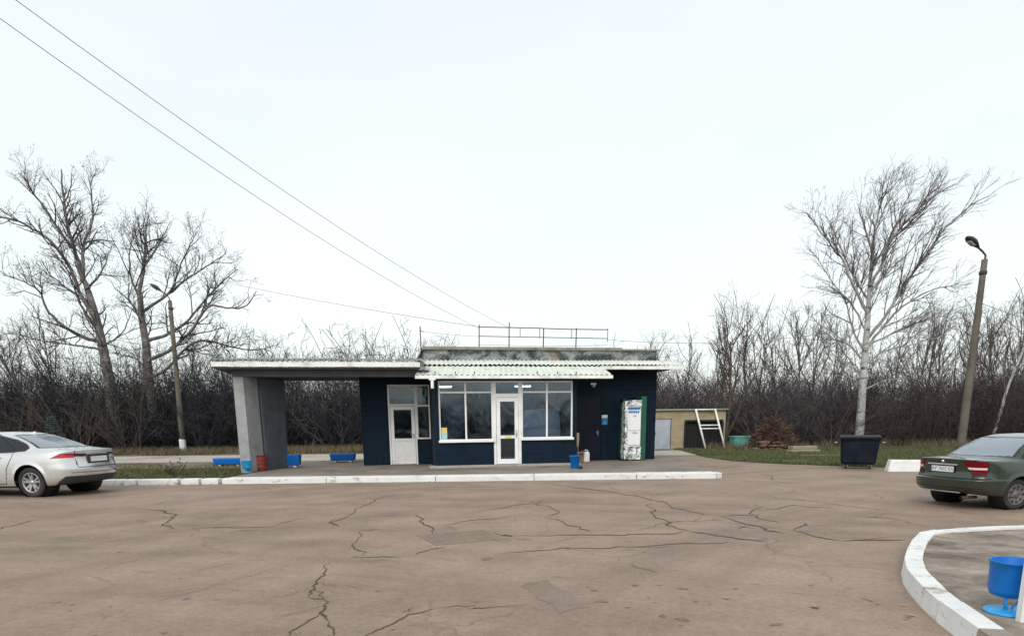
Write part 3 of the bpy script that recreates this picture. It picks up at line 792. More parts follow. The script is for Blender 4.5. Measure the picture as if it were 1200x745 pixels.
# awning over the bay
corrugated('awning', 1.76, 7.90, -2.50, 2.975, -.99, 3.335, M['sheet_green'], pitch=.17, amp=.014, skew=(.22, .12), jit=.006, seed=9)
mb = MB(); mb.box(1.74, 7.94, -2.56, -2.47, 2.845, 2.945)
mb.tube([(2.25, -2.515, 2.84), (2.25, -2.515, 2.56)], .05, 12); mb.box(2.15, 2.35, -2.565, -2.465, 2.80, 2.846)
mb.build('awning_gutter', M['white_trim'], bld, bevel=.008)
mb = MB()
for i in range(7):
    x = 2.0 + i * .95
    mb.tube([(x, -2.46, 2.93), (x, -1.02, 3.27)], .03, 6)
mb.box(1.95, 7.8, -1.03, -1.0, 3.10, 3.26)
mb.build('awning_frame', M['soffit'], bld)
for x in (2.02, 2.35, 2.96, 3.55, 5.5, 6.15, 6.75):                # hook bolts that hold the sheets
    mb = MB(); mb.box(x - .014, x + .014, -2.52, -2.49, 2.99, 3.055); mb.build('hook_bolt', M['rust'], bld)

def framed(mb, x0, x1, z0, z1, y0, y1, w):
    mb.box(x0, x1, y0, y1, z0, z0 + w); mb.box(x0, x1, y0, y1, z1 - w, z1)
    mb.box(x0, x0 + w, y0, y1, z0 + w, z1 - w); mb.box(x1 - w, x1, y0, y1, z0 + w, z1 - w)
def pane(x0, x1, z0, z1, y, m, parent):
    mb = MB(); mb.box(x0 - .004, x1 + .004, y - .004, y + .004, z0 - .004, z1 + .004); return mb.build('pane', m, parent)
def bay_window(x0, x1, xm, z0):
    mb = MB(); ya, yb = -1.86, -1.79
    zt, z1 = 2.47, 2.822; w = .055
    mb.box(x0, x1, ya, yb, z0, z0 + w); mb.box(x0, x1, ya, yb, z1 - w, z1)
    for a in (x0, xm - w / 2, x1 - w): mb.box(a, a + w, ya, yb, z0 + w, z1 - w)
    for a, b_ in ((x0 + w, xm - w / 2), (xm + w / 2, x1 - w)): mb.box(a, b_, ya + .004, yb, zt - .025, zt + .025)
    fr_ = mb.build('window', M['white_pvc'], bld, bevel=.006)
    for a, b_ in ((x0 + w, xm - w / 2), (xm + w / 2, x1 - w)):
        pane(a, b_, z0 + w, zt - .025, -1.825, M['glass'], fr_); pane(a, b_, zt + .025, z1 - w, -1.825, M['glass_sheen'], fr_)
    mb = MB(); mb.box(x0 - .03, x1 + .02, -1.985, -1.862, z0 - .045, z0 + .03); mb.build('sill', M['white_pvc'], fr_, bevel=.008)
    return fr_
bay_window(2.46, 4.20, 3.32, .965)
bay_window(5.11, 6.82, 5.96, 1.0)
# glazed front door with a light above it
mb = MB(); y0, y1 = -1.88, -1.78
mb.box(4.20, 4.29, y0, y1, .205, 2.822); mb.box(5.02, 5.11, y0, y1, .205, 2.822); mb.box(4.29, 5.02, y0, y1, 2.76, 2.822); mb.box(4.29, 5.02, y0, y1, 2.31, 2.43)
df_ = mb.build('door_frame', M['white_pvc'], bld, bevel=.006)
pane(4.29, 5.02, 2.43, 2.76, -1.83, M['glass'], df_)
mb = MB(); y0, y1 = -1.90, -1.82
mb.box(4.30, 4.42, y0, y1, .215, 2.30); mb.box(4.89, 5.01, y0, y1, .215, 2.30)
for a, b_ in ((.215, .37), (1.02, 1.12), (2.18, 2.30)): mb.box(4.42, 4.89, y0, y1, a, b_)
fd = mb.build('door', M['white_pvc'], bld, bevel=.006)
pane(4.42, 4.89, .37, 1.02, -1.86, M['glass'], fd); pane(4.42, 4.89, 1.12, 2.18, -1.86, M['glass'], fd)
mb = MB(); mb.tube([(4.93, -1.90, 1.28), (4.93, -1.96, 1.28), (4.93, -1.96, 1.08), (4.93, -1.90, 1.08)], .013, 8); mb.build('handle', M['metal'], fd)
mb = MB(); mb.box(4.56, 4.78, -1.906, -1.901, 1.035, 1.10); mb.build('sticker', M['yellow'], fd)
# white side door with transom and a side light
mb = MB(); y0, y1 = -.02, .07
mb.box(.90, .955, y0, y1, Z0, 2.80); mb.box(.955, 1.785, y0, y1, 2.74, 2.80); mb.box(.955, 1.785, y0, y1, 2.10, 2.17); mb.box(1.785, 1.84, y0, y1, Z0, 2.80)
f2 = mb.build('door_frame', M['white_pvc'], bld, bevel=.006)
pane(.955, 1.785, 2.17, 2.74, .03, M['glass_sheen'], f2)
mb = MB(); y0, y1 = -.035, .035
mb.box(.965, 1.075, y0, y1, .165, 2.09); mb.box(1.665, 1.775, y0, y1, .165, 2.09)
mb.box(1.075, 1.665, y0, y1, 1.98, 2.09); mb.box(1.075, 1.665, y0, y1, .94, 1.03); mb.box(1.075, 1.665, y0, y1, .165, .27)
mb.box(1.075, 1.665, y0 + .02, y1 - .01, .27, .94)
sdr = mb.build('door', M['white_pvc'], bld, bevel=.006)
pane(1.075, 1.665, 1.03, 1.98, 0, M['glass'], sdr)
mb = MB(); mb.box(1.705, 1.735, -.06, -.036, 1.02, 1.20); mb.tube([(1.72, -.06, 1.14), (1.72, -.085, 1.14), (1.61, -.085, 1.14)], .01, 8); mb.build('handle', M['metal'], sdr)
mb = MB(); framed(mb, 1.84, 2.31, 1.0, 2.80, -.02, .07, .05); mb.box(1.89, 2.26, -.016, .07, 2.08, 2.14)
f3 = mb.build('window', M['white_pvc'], bld, bevel=.006)
pane(1.89, 2.26, 1.05, 2.08, .03, M['glass'], f3); pane(1.89, 2.26, 2.14, 2.75, .03, M['glass'], f3)
# steel service door on the right
mb = MB(); mb.box(7.19, 8.39, .03, .09, .17, 2.38); mb.box(7.3, 8.28, .015, .03, .35, 1.05); mb.box(7.3, 8.28, .015, .03, 1.2, 2.25)
sd2 = mb.build('service_door', M['dark_door'], bld, bevel=.006)
mb = MB(); mb.box(8.24, 8.27, -.02, .014, 1.05, 1.2); mb.tube([(8.255, -.01, 1.13), (8.255, -.05, 1.13), (8.14, -.05, 1.13)], .012, 8); mb.build('handle', M['metal'], sd2)
mb = MB(); mb.box(7.16, 7.19, .0, .12, Z0, 2.42); mb.box(8.39, 8.42, .0, .12, Z0, 2.42); mb.box(7.19, 8.39, .0, .12, 2.38, 2.42); mb.build('service_door_frame', M['dark_door'], bld)
mb = MB(); mb.box(7.95, 8.15, -.07, -.003, 2.77, 2.84); mb.lathe([(.0, 0), (.06, .01), (.075, .05), (.06, .09)], 14, (8.05, -.045, 2.67)); mb.build('wall_lamp', M['metal'], bld)
# rooms behind the glass
mb = MB(); mb.box(2.45, 6.80, -1.7, 0.0, .10, .205); mb.box(.25, 10.17, .25, 5.75, .10, .204); mb.box(2.48, 6.72, 0.0, .25, .10, .2045); mb.build('floor_slab', M['room_dark'], bld)
mb = MB(); mb.box(.26, 2.44, 2.2, 2.3, .205, 3.04); mb.box(2.44, 2.54, .26, 4.4, .205, 3.04); mb.box(6.74, 6.84, .26, 4.4, .205, 3.04); mb.box(2.54, 6.74, 4.0, 4.1, .205, 3.04); mb.box(2.46, 2.50, -1.68, .25, .21, 2.92); mb.box(6.755, 6.795, -1.68, .25, .21, 2.92)
mb.build('partition', M['room'], bld)
def tubelight(x, y):
    mb = MB(); mb.box(-.34, .34, -.08, .08, .0, .05); b1 = mb.build('light_fitting', M['white_pvc'], bld); b1.location = (x, y, 2.875)
    mb = MB(); mb.tube([(-.30, 0, -.03), (.30, 0, -.03)], .022, 8); mb.build('tube', M['tube'], b1)
tubelight(4.25, -.9); tubelight(5.05, -.9); tubelight(3.0, 2.6); tubelight(6.0, 2.4)
def inside(name, label, cat, x, y, z, fn, m):
    mb = MB(); fn(mb); o = mb.build(name, m, bevel=.01); o.location = bp(x, y, z); o.rotation_euler.z = YAW; return tag(o, label, cat)
def shelves(mb):
    for zz in (0.02, .5, .95, 1.4, 1.85): mb.box(-.6, .6, -.2, .2, zz, zz + .03, 0)
    for s_ in (-1, 1): mb.box(s_ * .62 - .02, s_ * .62 + .02, -.2, .2, 0, 1.95, 0)
    r_ = random.Random(5)
    for zz in (.05, .53, .98, 1.43):
        x = -.57
        while x < .5:
            w = r_.uniform(.06, .14); mb.box(x, x + w * .9, -.12, .15, zz, zz + r_.uniform(.15, .36), 1); x += w
inside('goods_shelf', 'dim goods shelf standing behind the left bay window', 'shelf', 3.15, 2.8, .206, shelves, [M['counter'], M['goods']])
inside('shop_counter', 'low brown counter deeper inside, behind the added pale box', 'counter', 5.9, 1.3, .206, lambda mb: (mb.box(-.85, .8, -.3, .3, .0, .86), mb.box(-.9, .84, -.36, .34, .86, .91)), M['counter'])
def cooler(mb):
    mb.box(-.32, .32, -.3, .3, 0, 1.85, 0); mb.box(-.26, .26, -.315, -.301, .35, 1.7, 1)
inside('pale_box', 'long pale box added behind the right bay window in place of a pale reflection', 'stand-in box', 5.98, -.55, .206, lambda mb: (mb.box(-.72, .70, -.25, .25, .05, 1.10), mb.add([(-.72, -.25, 1.105), (.70, -.25, 1.105), (.70, .25, 1.105), (-.72, .25, 1.105), (-.40, .0, 1.72), (.70, .0, 1.80), (.70, .24, 1.80), (-.45, .24, 1.72)], [(0, 3, 2, 1), (4, 5, 6, 7), (0, 1, 5, 4), (1, 2, 6, 5), (2, 3, 7, 6), (3, 0, 4, 7)])), M['white_pvc'])  # added pale box, shaped like the pale reflection in the pane
inside('drinks_fridge', 'tall pale drinks fridge dimly seen through the left bay window', 'fridge', 2.95, -.85, .206, cooler, [M['room'], M['goods']])
def kettle(mb):
    mb.lathe([(.0, 0), (.10, 0), (.12, .07), (.09, .2), (.05, .235), (.0, .24)], 18); mb.tube([(.1, 0, .17), (.18, 0, .14), (.12, 0, .05)], .014, 8)
inside('kettle', 'small round white kettle on the inner counter of the cafe', 'kettle', 6.12, 1.15, 1.117, kettle, M['white_pvc'])
# poster behind the left pane
mb = MB(); mb.box(-.09, .09, -.002, .002, .19, .36, 0); mb.box(-.09, .09, -.002, .002, 0, .188, 1)
o = mb.build('window_poster', [M['yellow'], M['aqua']]); o.location = bp(2.62, -1.836, 1.03); o.rotation_euler.z = YAW
tag(o, 'small yellow and aqua poster in the lower left corner of the left bay window', 'poster')

# roof railing
rail = empty('roof_railing', bp(4.1, .5, 4.03), YAW, 'thin rusty two-bar railing standing on the roof parapet', 'railing')
mb = MB(); mb.tube([(0, 0, .70), (1.7, 0, .69), (3.2, 0, .66), (4.62, 0, .66)], .017, 6); mb.tube([(0, 0, .40), (1.7, 0, .385), (4.62, 0, .36)], .014, 6)
mb.tube([(0, 0, .12), (2.3, 0, .08), (4.62, 0, .13)], .006, 5); mb.build('rails', M['rust'], rail)
for x, h, z0 in ((0, .78, -.1), (1.05, .86, -.1), (1.45, .70, .38), (2.15, .70, .36), (2.27, .69, -.1), (3.3, .67, .36), (3.45, .70, -.1), (4.62, .70, .25)):
    mb = MB(); mb.tube([(x, 0, z0), (x + (.02 if z0 < 0 else 0), 0, h)], .020 if z0 < 0 else .012, 6); mb.build('post', M['rust'], rail)
o = MB().tube([(0, 0, 0), (0, 0, 1.0)], .02, 6).tube([(-.03, 0, .86), (.12, 0, .82)], .012, 6).build('wire_post', M['rust'])
o.location = bp(2.1, .4, 3.72); o.rotation_euler.z = YAW
tag(o, 'short lone steel post holding a wire at the left end of the parapet', 'post')
# ================================================================== trees
def unit(v): return v / (np.linalg.norm(v) + 1e-9)
def walk(rg, p0, d0, L, r0, r1, n, wig=.12, up=.0, bias=None):
    pts = [np.array(p0, float)]; d = unit(np.array(d0, float)); st_ = L / n
    for i in range(n):
        d = unit(d + rg.normal(0, wig, 3) + np.array([0, 0, up]) + (bias if bias is not None else 0))
        pts.append(pts[-1] + d * st_)
    return np.array(pts), np.linspace(r0, r1, n + 1)
def side_dir(rg, t, ang):
    ref = np.array([0, 0, 1.0]) if abs(t[2]) < .9 else np.array([1.0, 0, 0])
    u = unit(np.cross(t, ref)); w = np.cross(t, u); a = rg.uniform(0, 2 * np.pi)
    return unit(t * math.cos(ang) + (u * math.cos(a) + w * math.sin(a)) * math.sin(ang))
def sprout(rg, pts, rad, lv, P, out):
    """twigs along a branch, level by level"""
    if lv >= len(P['n']): return
    seg = np.linalg.norm(np.diff(pts, axis=0), axis=1); cum = np.concatenate([[0], np.cumsum(seg)]); L = cum[-1]
    n = max(1, int(P['n'][lv] * L * rg.uniform(.8, 1.2)))
    for f in np.sort(rg.uniform(P['from'][lv], 1.0, n)):
        s_ = f * L; i = min(np.searchsorted(cum, s_) - 1, len(seg) - 1); i = max(i, 0)
        p = pts[i] + (pts[i + 1] - pts[i]) * ((s_ - cum[i]) / (seg[i] + 1e-9)); t = unit(pts[i + 1] - pts[i])
        d = side_dir(rg, t, math.radians(rg.uniform(*P['ang'])))
        d = unit(d + np.array([0, 0, P['up'][lv]]) + P['bias'] * (.4 + .3 * lv))
        l = P['len'][lv] * rg.uniform(.55, 1.25) * (1.2 - .8 * f)
        r = min(rad[i] * .62, P['r'][lv]) * rg.uniform(.8, 1.1)
        q, rr = walk(rg, p, d, l, r, max(r * .4, P['rmin']), (6, 5, 4, 3)[min(lv, 3)], P['wig'], P['grow'], P['bias'] * .12)
        out[min(lv, 3)].append((q, rr))
        sprout(rg, q, rr, lv + 1, P, out)
def tubes_np(branches, sides):
    Vs = []; Fs = []; off = 0
    ca = np.cos(np.arange(sides) * 2 * np.pi / sides); sa = np.sin(np.arange(sides) * 2 * np.pi / sides)
    for pts, rad in branches:
        n = len(pts)
        t = np.gradient(pts, axis=0); t /= (np.linalg.norm(t, axis=1, keepdims=True) + 1e-9)
        m = t.mean(0); ref = np.array([0, 0, 1.0]) if abs(m[2]) < .75 else np.array([1.0, 0, 0])
        u = np.cross(t, ref); u /= (np.linalg.norm(u, axis=1, keepdims=True) + 1e-9); w = np.cross(t, u)
        v = pts[:, None, :] + (u[:, None, :] * ca[None, :, None] + w[:, None, :] * sa[None, :, None]) * np.asarray(rad)[:, None, None]
        Vs.append(v.reshape(-1, 3))
        i = np.arange(n - 1)[:, None] * sides; k = np.arange(sides)[None, :]; k2 = (k + 1) % sides
        Fs.append((np.stack([i + k, i + k2, i + sides + k2, i + sides + k], -1).reshape(-1, 4)) + off)
        off += n * sides
    return np.concatenate(Vs), np.concatenate(Fs)
def crown_mesh(name, out, m, big=5):
    parts = []
    for lv, sd_ in ((0, big), (1, 4), (2, 3), (3, 3)):
        if out[lv]: parts.append(tubes_np(out[lv], sd_))
    V = []; Fq = []; o = 0
    for v, f in parts: V.append(v); Fq.append(f + o); o += len(v)
    return np_mesh(name, np.concatenate(V), np.concatenate(Fq), m, True)
def smooth_line(P, n=4):
    P = np.array(P, float); out = []
    E_ = np.vstack([2 * P[0] - P[1], P, 2 * P[-1] - P[-2]])
    for i in range(1, len(E_) - 2):
        for k in range(n):
            t = k / n; a, b, c, d = E_[i - 1:i + 3]
            out.append(.5 * (2 * b + (c - a) * t + (2 * a - 5 * b + 4 * c - d) * t * t + (3 * b - a - 3 * c + d) * t ** 3))
    out.append(P[-1]); return np.array(out)

def hero_tree(name, label, Y, trunk, limbs, mt, mc, P, seed, leaves=0, r0=.3, thin=1.0, tip=.5, ml=None, keep=.92):
    """trunk and main limbs follow the photograph's tree at its distance; limbs also lean towards and away from the viewer"""
    rg = np.random.default_rng(seed)
    base = at(trunk[0][0], trunk[0][1], Y); base = np.array([base.x, base.y, 0.0])
    def line(px, dy0, dy1):
        n = len(px); pts = []
        for i, (u, v) in enumerate(px):
            p = at(u, v, Y + dy0 + (dy1 - dy0) * i / max(1, n - 1)); pts.append([p.x, p.y, p.z])
        return np.array(pts)
    T = line(trunk, 0, 0); T[0] = base - np.array([0, 0, .15]); T = smooth_line(T) - base
    root = empty(name, base, 0, label, 'tree')
    tr_ = np.linspace(r0 * 1.12, r0 * tip, len(T)); tr_[0] *= 1.25
    v, f = tubes_np([(T, tr_)], 12)
    link('trunk', np_mesh('trunk', v, f, mt, True), root)
    out = [[], [], [], []]; mains = []
    for px, rb, dy in limbs:
        d0 = rg.uniform(-.08, .08)
        l_ = smooth_line(line(px, 0, dy)) - base
        l_ = l_[:max(4, int(len(l_) * keep))]
        l_ += np.cumsum(rg.normal(0, .035, l_.shape), axis=0)
        rr = np.linspace(rb * thin, max(.016, rb * thin * .2), len(l_)); mains.append((l_, rr))
    v, f = tubes_np(mains, 8)
    link('limbs', np_mesh('limbs', v, f, ml or mt, True), root)
    for l_, rr in mains + [(T[len(T) // 2:], tr_[len(T) // 2:] * .6)]:
        sprout(rg, l_, rr, 0, P, out)
    cr_ = link('crown', crown_mesh('crown', out, mc), root)
    if leaves:
        tips = [q[-1] for q, _ in out[2]]; Vv = []; Ff = []
        for i in range(leaves):
            c = tips[rg.integers(len(tips))] + rg.normal(0, .12, 3)
            a = rg.normal(0, .02, 3); b_ = rg.normal(0, .02, 3)
            k0 = len(Vv); Vv += [c - a, c + b_, c + a, c - b_]; Ff.append((k0, k0 + 1, k0 + 2, k0 + 3))
        tag(link('withered_leaves', np_mesh('withered_leaves', Vv, Ff, mc), root), kind='stuff')
    return root

PL = dict(n=[2.0, 2.9, 3.8, 3.4], **{'from': [.12, .12, .1, .1]}, ang=(28, 62), up=[.22, .16, .08, .05], len=[2.4, 1.2, .68, .36], r=[.050, .022, .0115, .0085], rmin=.0066, wig=.16, grow=.05, bias=np.zeros(3))
hero_tree('bare_poplar', 'tallest bare grey tree at far left, leaning left with forked trunk, behind the silver car', 43,
    [(134, 524), (131, 470), (124, 425), (114, 378), (103, 340)],
    [([(103, 340), (94, 318), (84, 290), (76, 255), (72, 215), (74, 192)], .19, .8), ([(113, 375), (96, 345), (84, 318), (60, 285), (35, 268), (5, 258), (-30, 250)], .15, -2.0),
     ([(103, 340), (99, 310), (101, 280), (110, 250), (108, 215), (118, 190)], .14, 1.5), ([(84, 290), (66, 262), (50, 235), (33, 205), (18, 185)], .11, -1.5),
     ([(112, 400), (92, 392), (70, 378), (52, 360), (44, 338), (20, 325), (-15, 318)], .13, -2.6), ([(118, 392), (95, 362), (86, 345), (60, 335), (25, 335)], .10, 2.5),
     ([(103, 340), (116, 322), (126, 300), (132, 280)], .08, 2.0), ([(122, 412), (104, 404), (70, 402), (30, 398), (-20, 385)], .09, 1.8), ([(120, 405), (140, 392), (152, 372), (158, 350)], .07, -1.4)],
    M['bark_grey'], M['bark_dark'], PL, 21, leaves=1500, r0=.34, thin=.85)
hero_tree('bare_poplar', 'second bare grey tree from left, long limbs reaching right behind the left lamp post', 44,
    [(183, 524), (179, 478), (174, 440), (171, 403), (166, 372), (164, 345)],
    [([(164, 345), (167, 318), (169, 292), (173, 268), (176, 240)], .15, .8), ([(166, 365), (186, 350), (206, 332), (228, 318), (250, 305), (272, 292)], .11, -1.6),
     ([(171, 400), (192, 392), (214, 376), (236, 352), (262, 322), (285, 300)], .13, 1.8), ([(172, 425), (196, 412), (222, 392), (246, 362), (264, 362), (290, 365), (304, 352), (314, 325)], .13, -2.2),
     ([(176, 442), (200, 428), (226, 400), (250, 398), (285, 405), (312, 402), (328, 412)], .11, 2.4), ([(164, 350), (154, 326), (150, 305), (152, 282), (160, 262)], .09, -1.8),
     ([(169, 310), (184, 292), (196, 270), (208, 250)], .08, 2.0), ([(170, 300), (160, 280), (156, 262), (148, 246)], .07, 1.2), ([(166, 372), (150, 352), (136, 338), (130, 318)], .08, 2.5),
     ([(206, 332), (216, 305), (226, 285), (232, 262)], .06, -1.6), ([(174, 432), (160, 422), (146, 420), (132, 428)], .05, -1.5)],
    M['bark_grey'], M['bark_dark'], PL, 22, leaves=1300, r0=.30, thin=.85)
PB = dict(n=[2.7, 3.0, 3.1, 2.2], **{'from': [.15, .12, .1, .1]}, ang=(20, 48), up=[.2, .12, .05, .0], len=[2.2, 1.3, .75, .45], r=[.032, .017, .0105, .008], rmin=.0064, wig=.11, grow=.03, bias=np.array([.15, .0, .03]))
hero_tree('birch_tree', 'tall white-barked bare tree on the right, its fan of branches swept right by wind', 38,
    [(1006, 520), (1008, 495), (1011, 450), (1014, 410), (1017, 372), (1019, 340), (1022, 300), (1026, 262)],
    [([(1026, 262), (1029, 240), (1032, 215), (1034, 202)], .07, .3), ([(1019, 340), (1034, 310), (1046, 276), (1060, 244), (1072, 222), (1082, 205)], .10, 1.2),
     ([(1016, 396), (1034, 370), (1056, 336), (1078, 304), (1100, 272), (1124, 244), (1150, 228), (1174, 220)], .12, -1.8), ([(1015, 410), (1040, 380), (1062, 358), (1090, 338), (1120, 328), (1158, 322)], .10, 2.0),
     ([(1017, 372), (1004, 345), (992, 320), (976, 292), (960, 268), (946, 250), (938, 244)], .10, -1.5), ([(1014, 414), (1000, 384), (990, 352), (974, 330), (954, 322)], .08, 1.6),
     ([(1022, 300), (1012, 276), (1004, 252), (998, 234)], .06, 1.4), ([(1022, 310), (1040, 284), (1062, 258), (1088, 234), (1110, 216), (1126, 206)], .09, -1.0),
     ([(1024, 285), (1036, 256), (1046, 230), (1054, 208)], .06, -1.6), ([(1019, 345), (1044, 316), (1076, 286), (1104, 258)], .08, 2.4), ([(1013, 430), (1040, 412), (1070, 404), (1100, 396), (1138, 398)], .07, -2.0),
     ([(1015, 405), (1050, 385), (1090, 372), (1130, 366)], .07, 1.4), ([(1012, 440), (996, 420), (980, 412), (962, 412)], .05, -1.2), ([(1010, 458), (1034, 444), (1066, 440), (1090, 446)], .05, 1.0), ([(1010, 452), (992, 440), (968, 444)], .045, -.8), ([(1013, 425), (990, 400), (965, 382), (936, 370)], .06, 1.8), ([(1018, 350), (1001, 318), (986, 285), (974, 256), (962, 236)], .07, -1.0), ([(1016, 390), (996, 352), (978, 336), (952, 296), (934, 286)], .06, 2.2)],
    M['birch'], M['birch_twig'], PB, 23, r0=.225, thin=.8, tip=.2, ml=M['birch_limb'], keep=.87)

# smaller bare trees of the wood: a few grown ones, then copies
def small_tree(name, label, H, spread, seed, mt, mc, r0=.11, nl=9, fork=.35, lean=0.0, dense=1.0, group=None, pale=False):
    rg = np.random.default_rng(seed)
    root = empty(name, (0, 0, 0), 0, label, 'tree', group)
    T, tr_ = walk(rg, (0, 0, -.1), (lean, 0, 1), H * .72, r0, r0 * .35, 9, .06, .03)
    v, f = tubes_np([(T, tr_)], 8)
    link('trunk', np_mesh('trunk', v, f, mt, True), root)
    out = [[], [], [], []]
    P = dict(n=[2.2 * dense, 3.0 * dense, 3.2 * dense], **{'from': [.12, .1, .1]}, ang=(25, 58), up=[.25, .15, .08], len=[H * .14, H * .08, H * .045], r=[.024, .012, .008], rmin=.0062, wig=.14, grow=.05, bias=np.zeros(3))
    for i in range(nl):
        f_ = fork + (1 - fork) * (i + rg.uniform(0, .8)) / nl
        p = T[min(int(f_ * 9), 9)]; t = unit(T[min(int(f_ * 9) + 1, 9)] - T[max(int(f_ * 9) - 1, 0)])
        d = unit(side_dir(rg, t, math.radians(rg.uniform(24, 52))) + np.array([0, 0, .25]))
        L_ = spread * rg.uniform(.7, 1.15) * (1.25 - .55 * f_)
        q, rr = walk(rg, p, d, L_, r0 * .5 * (1.2 - .6 * f_), .014, 8, .12, .07)
        out[0].append((q, rr)); sprout(rg, q, rr, 0, dict(P), [out[1], out[2], out[3], out[3]])
    link('crown', crown_mesh('crown', out, mc), root)
    return root
STK = 'bare trees of the wood behind the cafe'
kinds = [small_tree('bare_tree', None, 9.5, 3.6, 31, M['bark_grey'], M['birch_twig'], .065, 10), small_tree('bare_tree', None, 8.5, 4.2, 32, M['bark_brown'], M['bark_brown'], .058, 11, .22),
         small_tree('bare_tree', None, 11, 3.2, 33, M['bark_grey'], M['birch_twig'], .075, 11, .35), small_tree('bare_tree', None, 10, 4.0, 34, M['bark_grey'], M['birch_twig'], .08, 12, .3, .06)]
spots = [  # px x, px y of the top, distance, kind, label
 (905, 346, 44, 1, 'wide bare tree left of the birch, over the brushwood pile'), (966, 342, 43, 3, 'pale bare tree close behind the left side of the birch crown'), (1022, 378, 44, 0, 'low bare tree directly behind the birch trunk'),
  (1086, 328, 43, 2, 'tall slim bare tree between the birch and the right lamp post'), (1118, 346, 42, 0, 'brown bare tree hard against the left of the right lamp post'), (1152, 332, 42, 3, 'bushy bare tree just behind the head of the right lamp post'), (1190, 342, 41, 1, 'spreading bare tree over the roof of the green car'),
 (393, 384, 50, 0, 'small bare tree whose round crown rises over the left canopy roof'), (446, 378, 48, 1, 'bare tree rising just left of the lone post on the roof'),
 (474, 376, 52, 2, 'bare tree whose crown stands right behind the lone roof post'), (330, 396, 54, 1, 'faint bare tree above the left end of the canopy roof'),
 (270, 398, 52, 0, 'low bare tree right of the left lamp post, over the dark thicket'), (716, 388, 55, 0, 'faint bare tree showing over the right end of the roof railing'),
 (772, 360, 50, 2, 'slender bare tree rising behind the right end of the parapet'), (806, 378, 49, 1, 'spreading bare tree just right of the parapet, behind the brick shed'),
 (850, 336, 46, 3, 'bare tree right of the shed whose crown peaks left of its twin'), (884, 334, 47, 0, 'bare tree with a narrow high crown midway between shed and birch'),
 (924, 352, 48, 1, 'dim bare tree left of the birch with a broad low crown'), (948, 318, 45, 2, 'pale-stemmed bare tree close to the left of the big birch'),
 (984, 366, 50, 3, 'bare tree half hidden behind the left branches of the birch'), (1060, 352, 47, 0, 'bare tree behind the right branches of the birch'),
 (1098, 340, 46, 3, 'bare tree left of the right lamp post, behind the birch tips'), (1134, 352, 49, 1, 'bare tree directly behind the right lamp post'),
 (1172, 322, 44, 2, 'pale bare tree just right of the right lamp post'), (1206, 316, 45, 3, 'bare tree at the right edge of the photo'), (1240, 330, 46, 0, 'bare tree just beyond the right edge of the photo'),
 (40, 340, 50, 3, 'bare tree behind the tallest grey tree at far left'), (8, 318, 47, 2, 'grey bare tree at the left edge of the photo'), (222, 372, 52, 3, 'bare tree behind the second grey tree and the left lamp post'),
 (148, 392, 40.5, 1, 'low bushy bare tree between the two big grey trees'), (-40, 330, 48, 0, 'bare tree just beyond the left edge of the photo')]
used_k = set(); rk = random.Random(4)
TH = [9.5, 8.5, 11, 10]
for u, v, Y, kd, lab in spots:
    o = kinds[kd] if kd not in used_k else copy_tree(kinds[kd]); used_k.add(kd)
    top = at(u, v, Y); gzv = 0 if Y < 52 else .1
    o.location = (top.x, top.y, gzv); s_ = (top.z - gzv) / (TH[kd] * .93)
    o.scale = (s_ * rk.uniform(.85, 1.1), s_ * rk.uniform(.85, 1.1), s_); o.rotation_euler.z = rk.uniform(0, 6.28)
    tag(o, lab, 'tree', STK)
# pale leaning trunk at far right, forked brown tree beside the shed, arching shrubs
o = small_tree('leaning_tree', 'thin pale trunk leaning right at the far right, beyond the lamp post', 8.5, 2.6, 41, M['birch'], M['birch_twig'], .09, 8, .45, .15)
p = on_ground(1160, 524); o.location = (at(1162, 520, 36).x, 36, 0)
o = small_tree('forked_tree', 'brown multi-stemmed bare tree spreading just right of the white ladder', 7.6, 3.6, 42, M['bark_brown'], M['bark_brown'], .11, 13, .12, -.06, 1.1)
o.location = (at(853, 520, 36).x, 36.4, 0)

def shrub(name, label, H, n, seed, m, spread=.5, group=None, cat='shrub', fine=1.0, rstem=.022):
    rg = np.random.default_rng(seed); root_b = [[], [], [], []]
    for i in range(n):
        a = rg.uniform(0, 6.28); d = np.array([math.cos(a) * spread, math.sin(a) * spread, 1.0]); p = np.array([math.cos(a), math.sin(a), 0]) * rg.uniform(0, .12 * H)
        L_ = H * rg.uniform(.7, 1.15)
        q, rr = walk(rg, p, d, L_, rstem * rg.uniform(.7, 1.1), .008, 7, .10, -.03 * spread)
        root_b[0].append((q, rr))
        P = dict(n=[2.4 * fine / max(.3, H / 3), 3.0 * fine / max(.3, H / 3)], **{'from': [.15, .1]}, ang=(20, 55), up=[.2, .1], len=[H * .28, H * .13], r=[.012, .008], rmin=.0055, wig=.14, grow=.02, bias=np.zeros(3))
        sprout(rg, q, rr, 0, P, [root_b[1], root_b[2], root_b[3], root_b[3]])
    o = link(name, crown_mesh(name, root_b, m, 4))
    return tag(o, label, cat, group)
SG = 'bare shrubs along the edge of the wood'
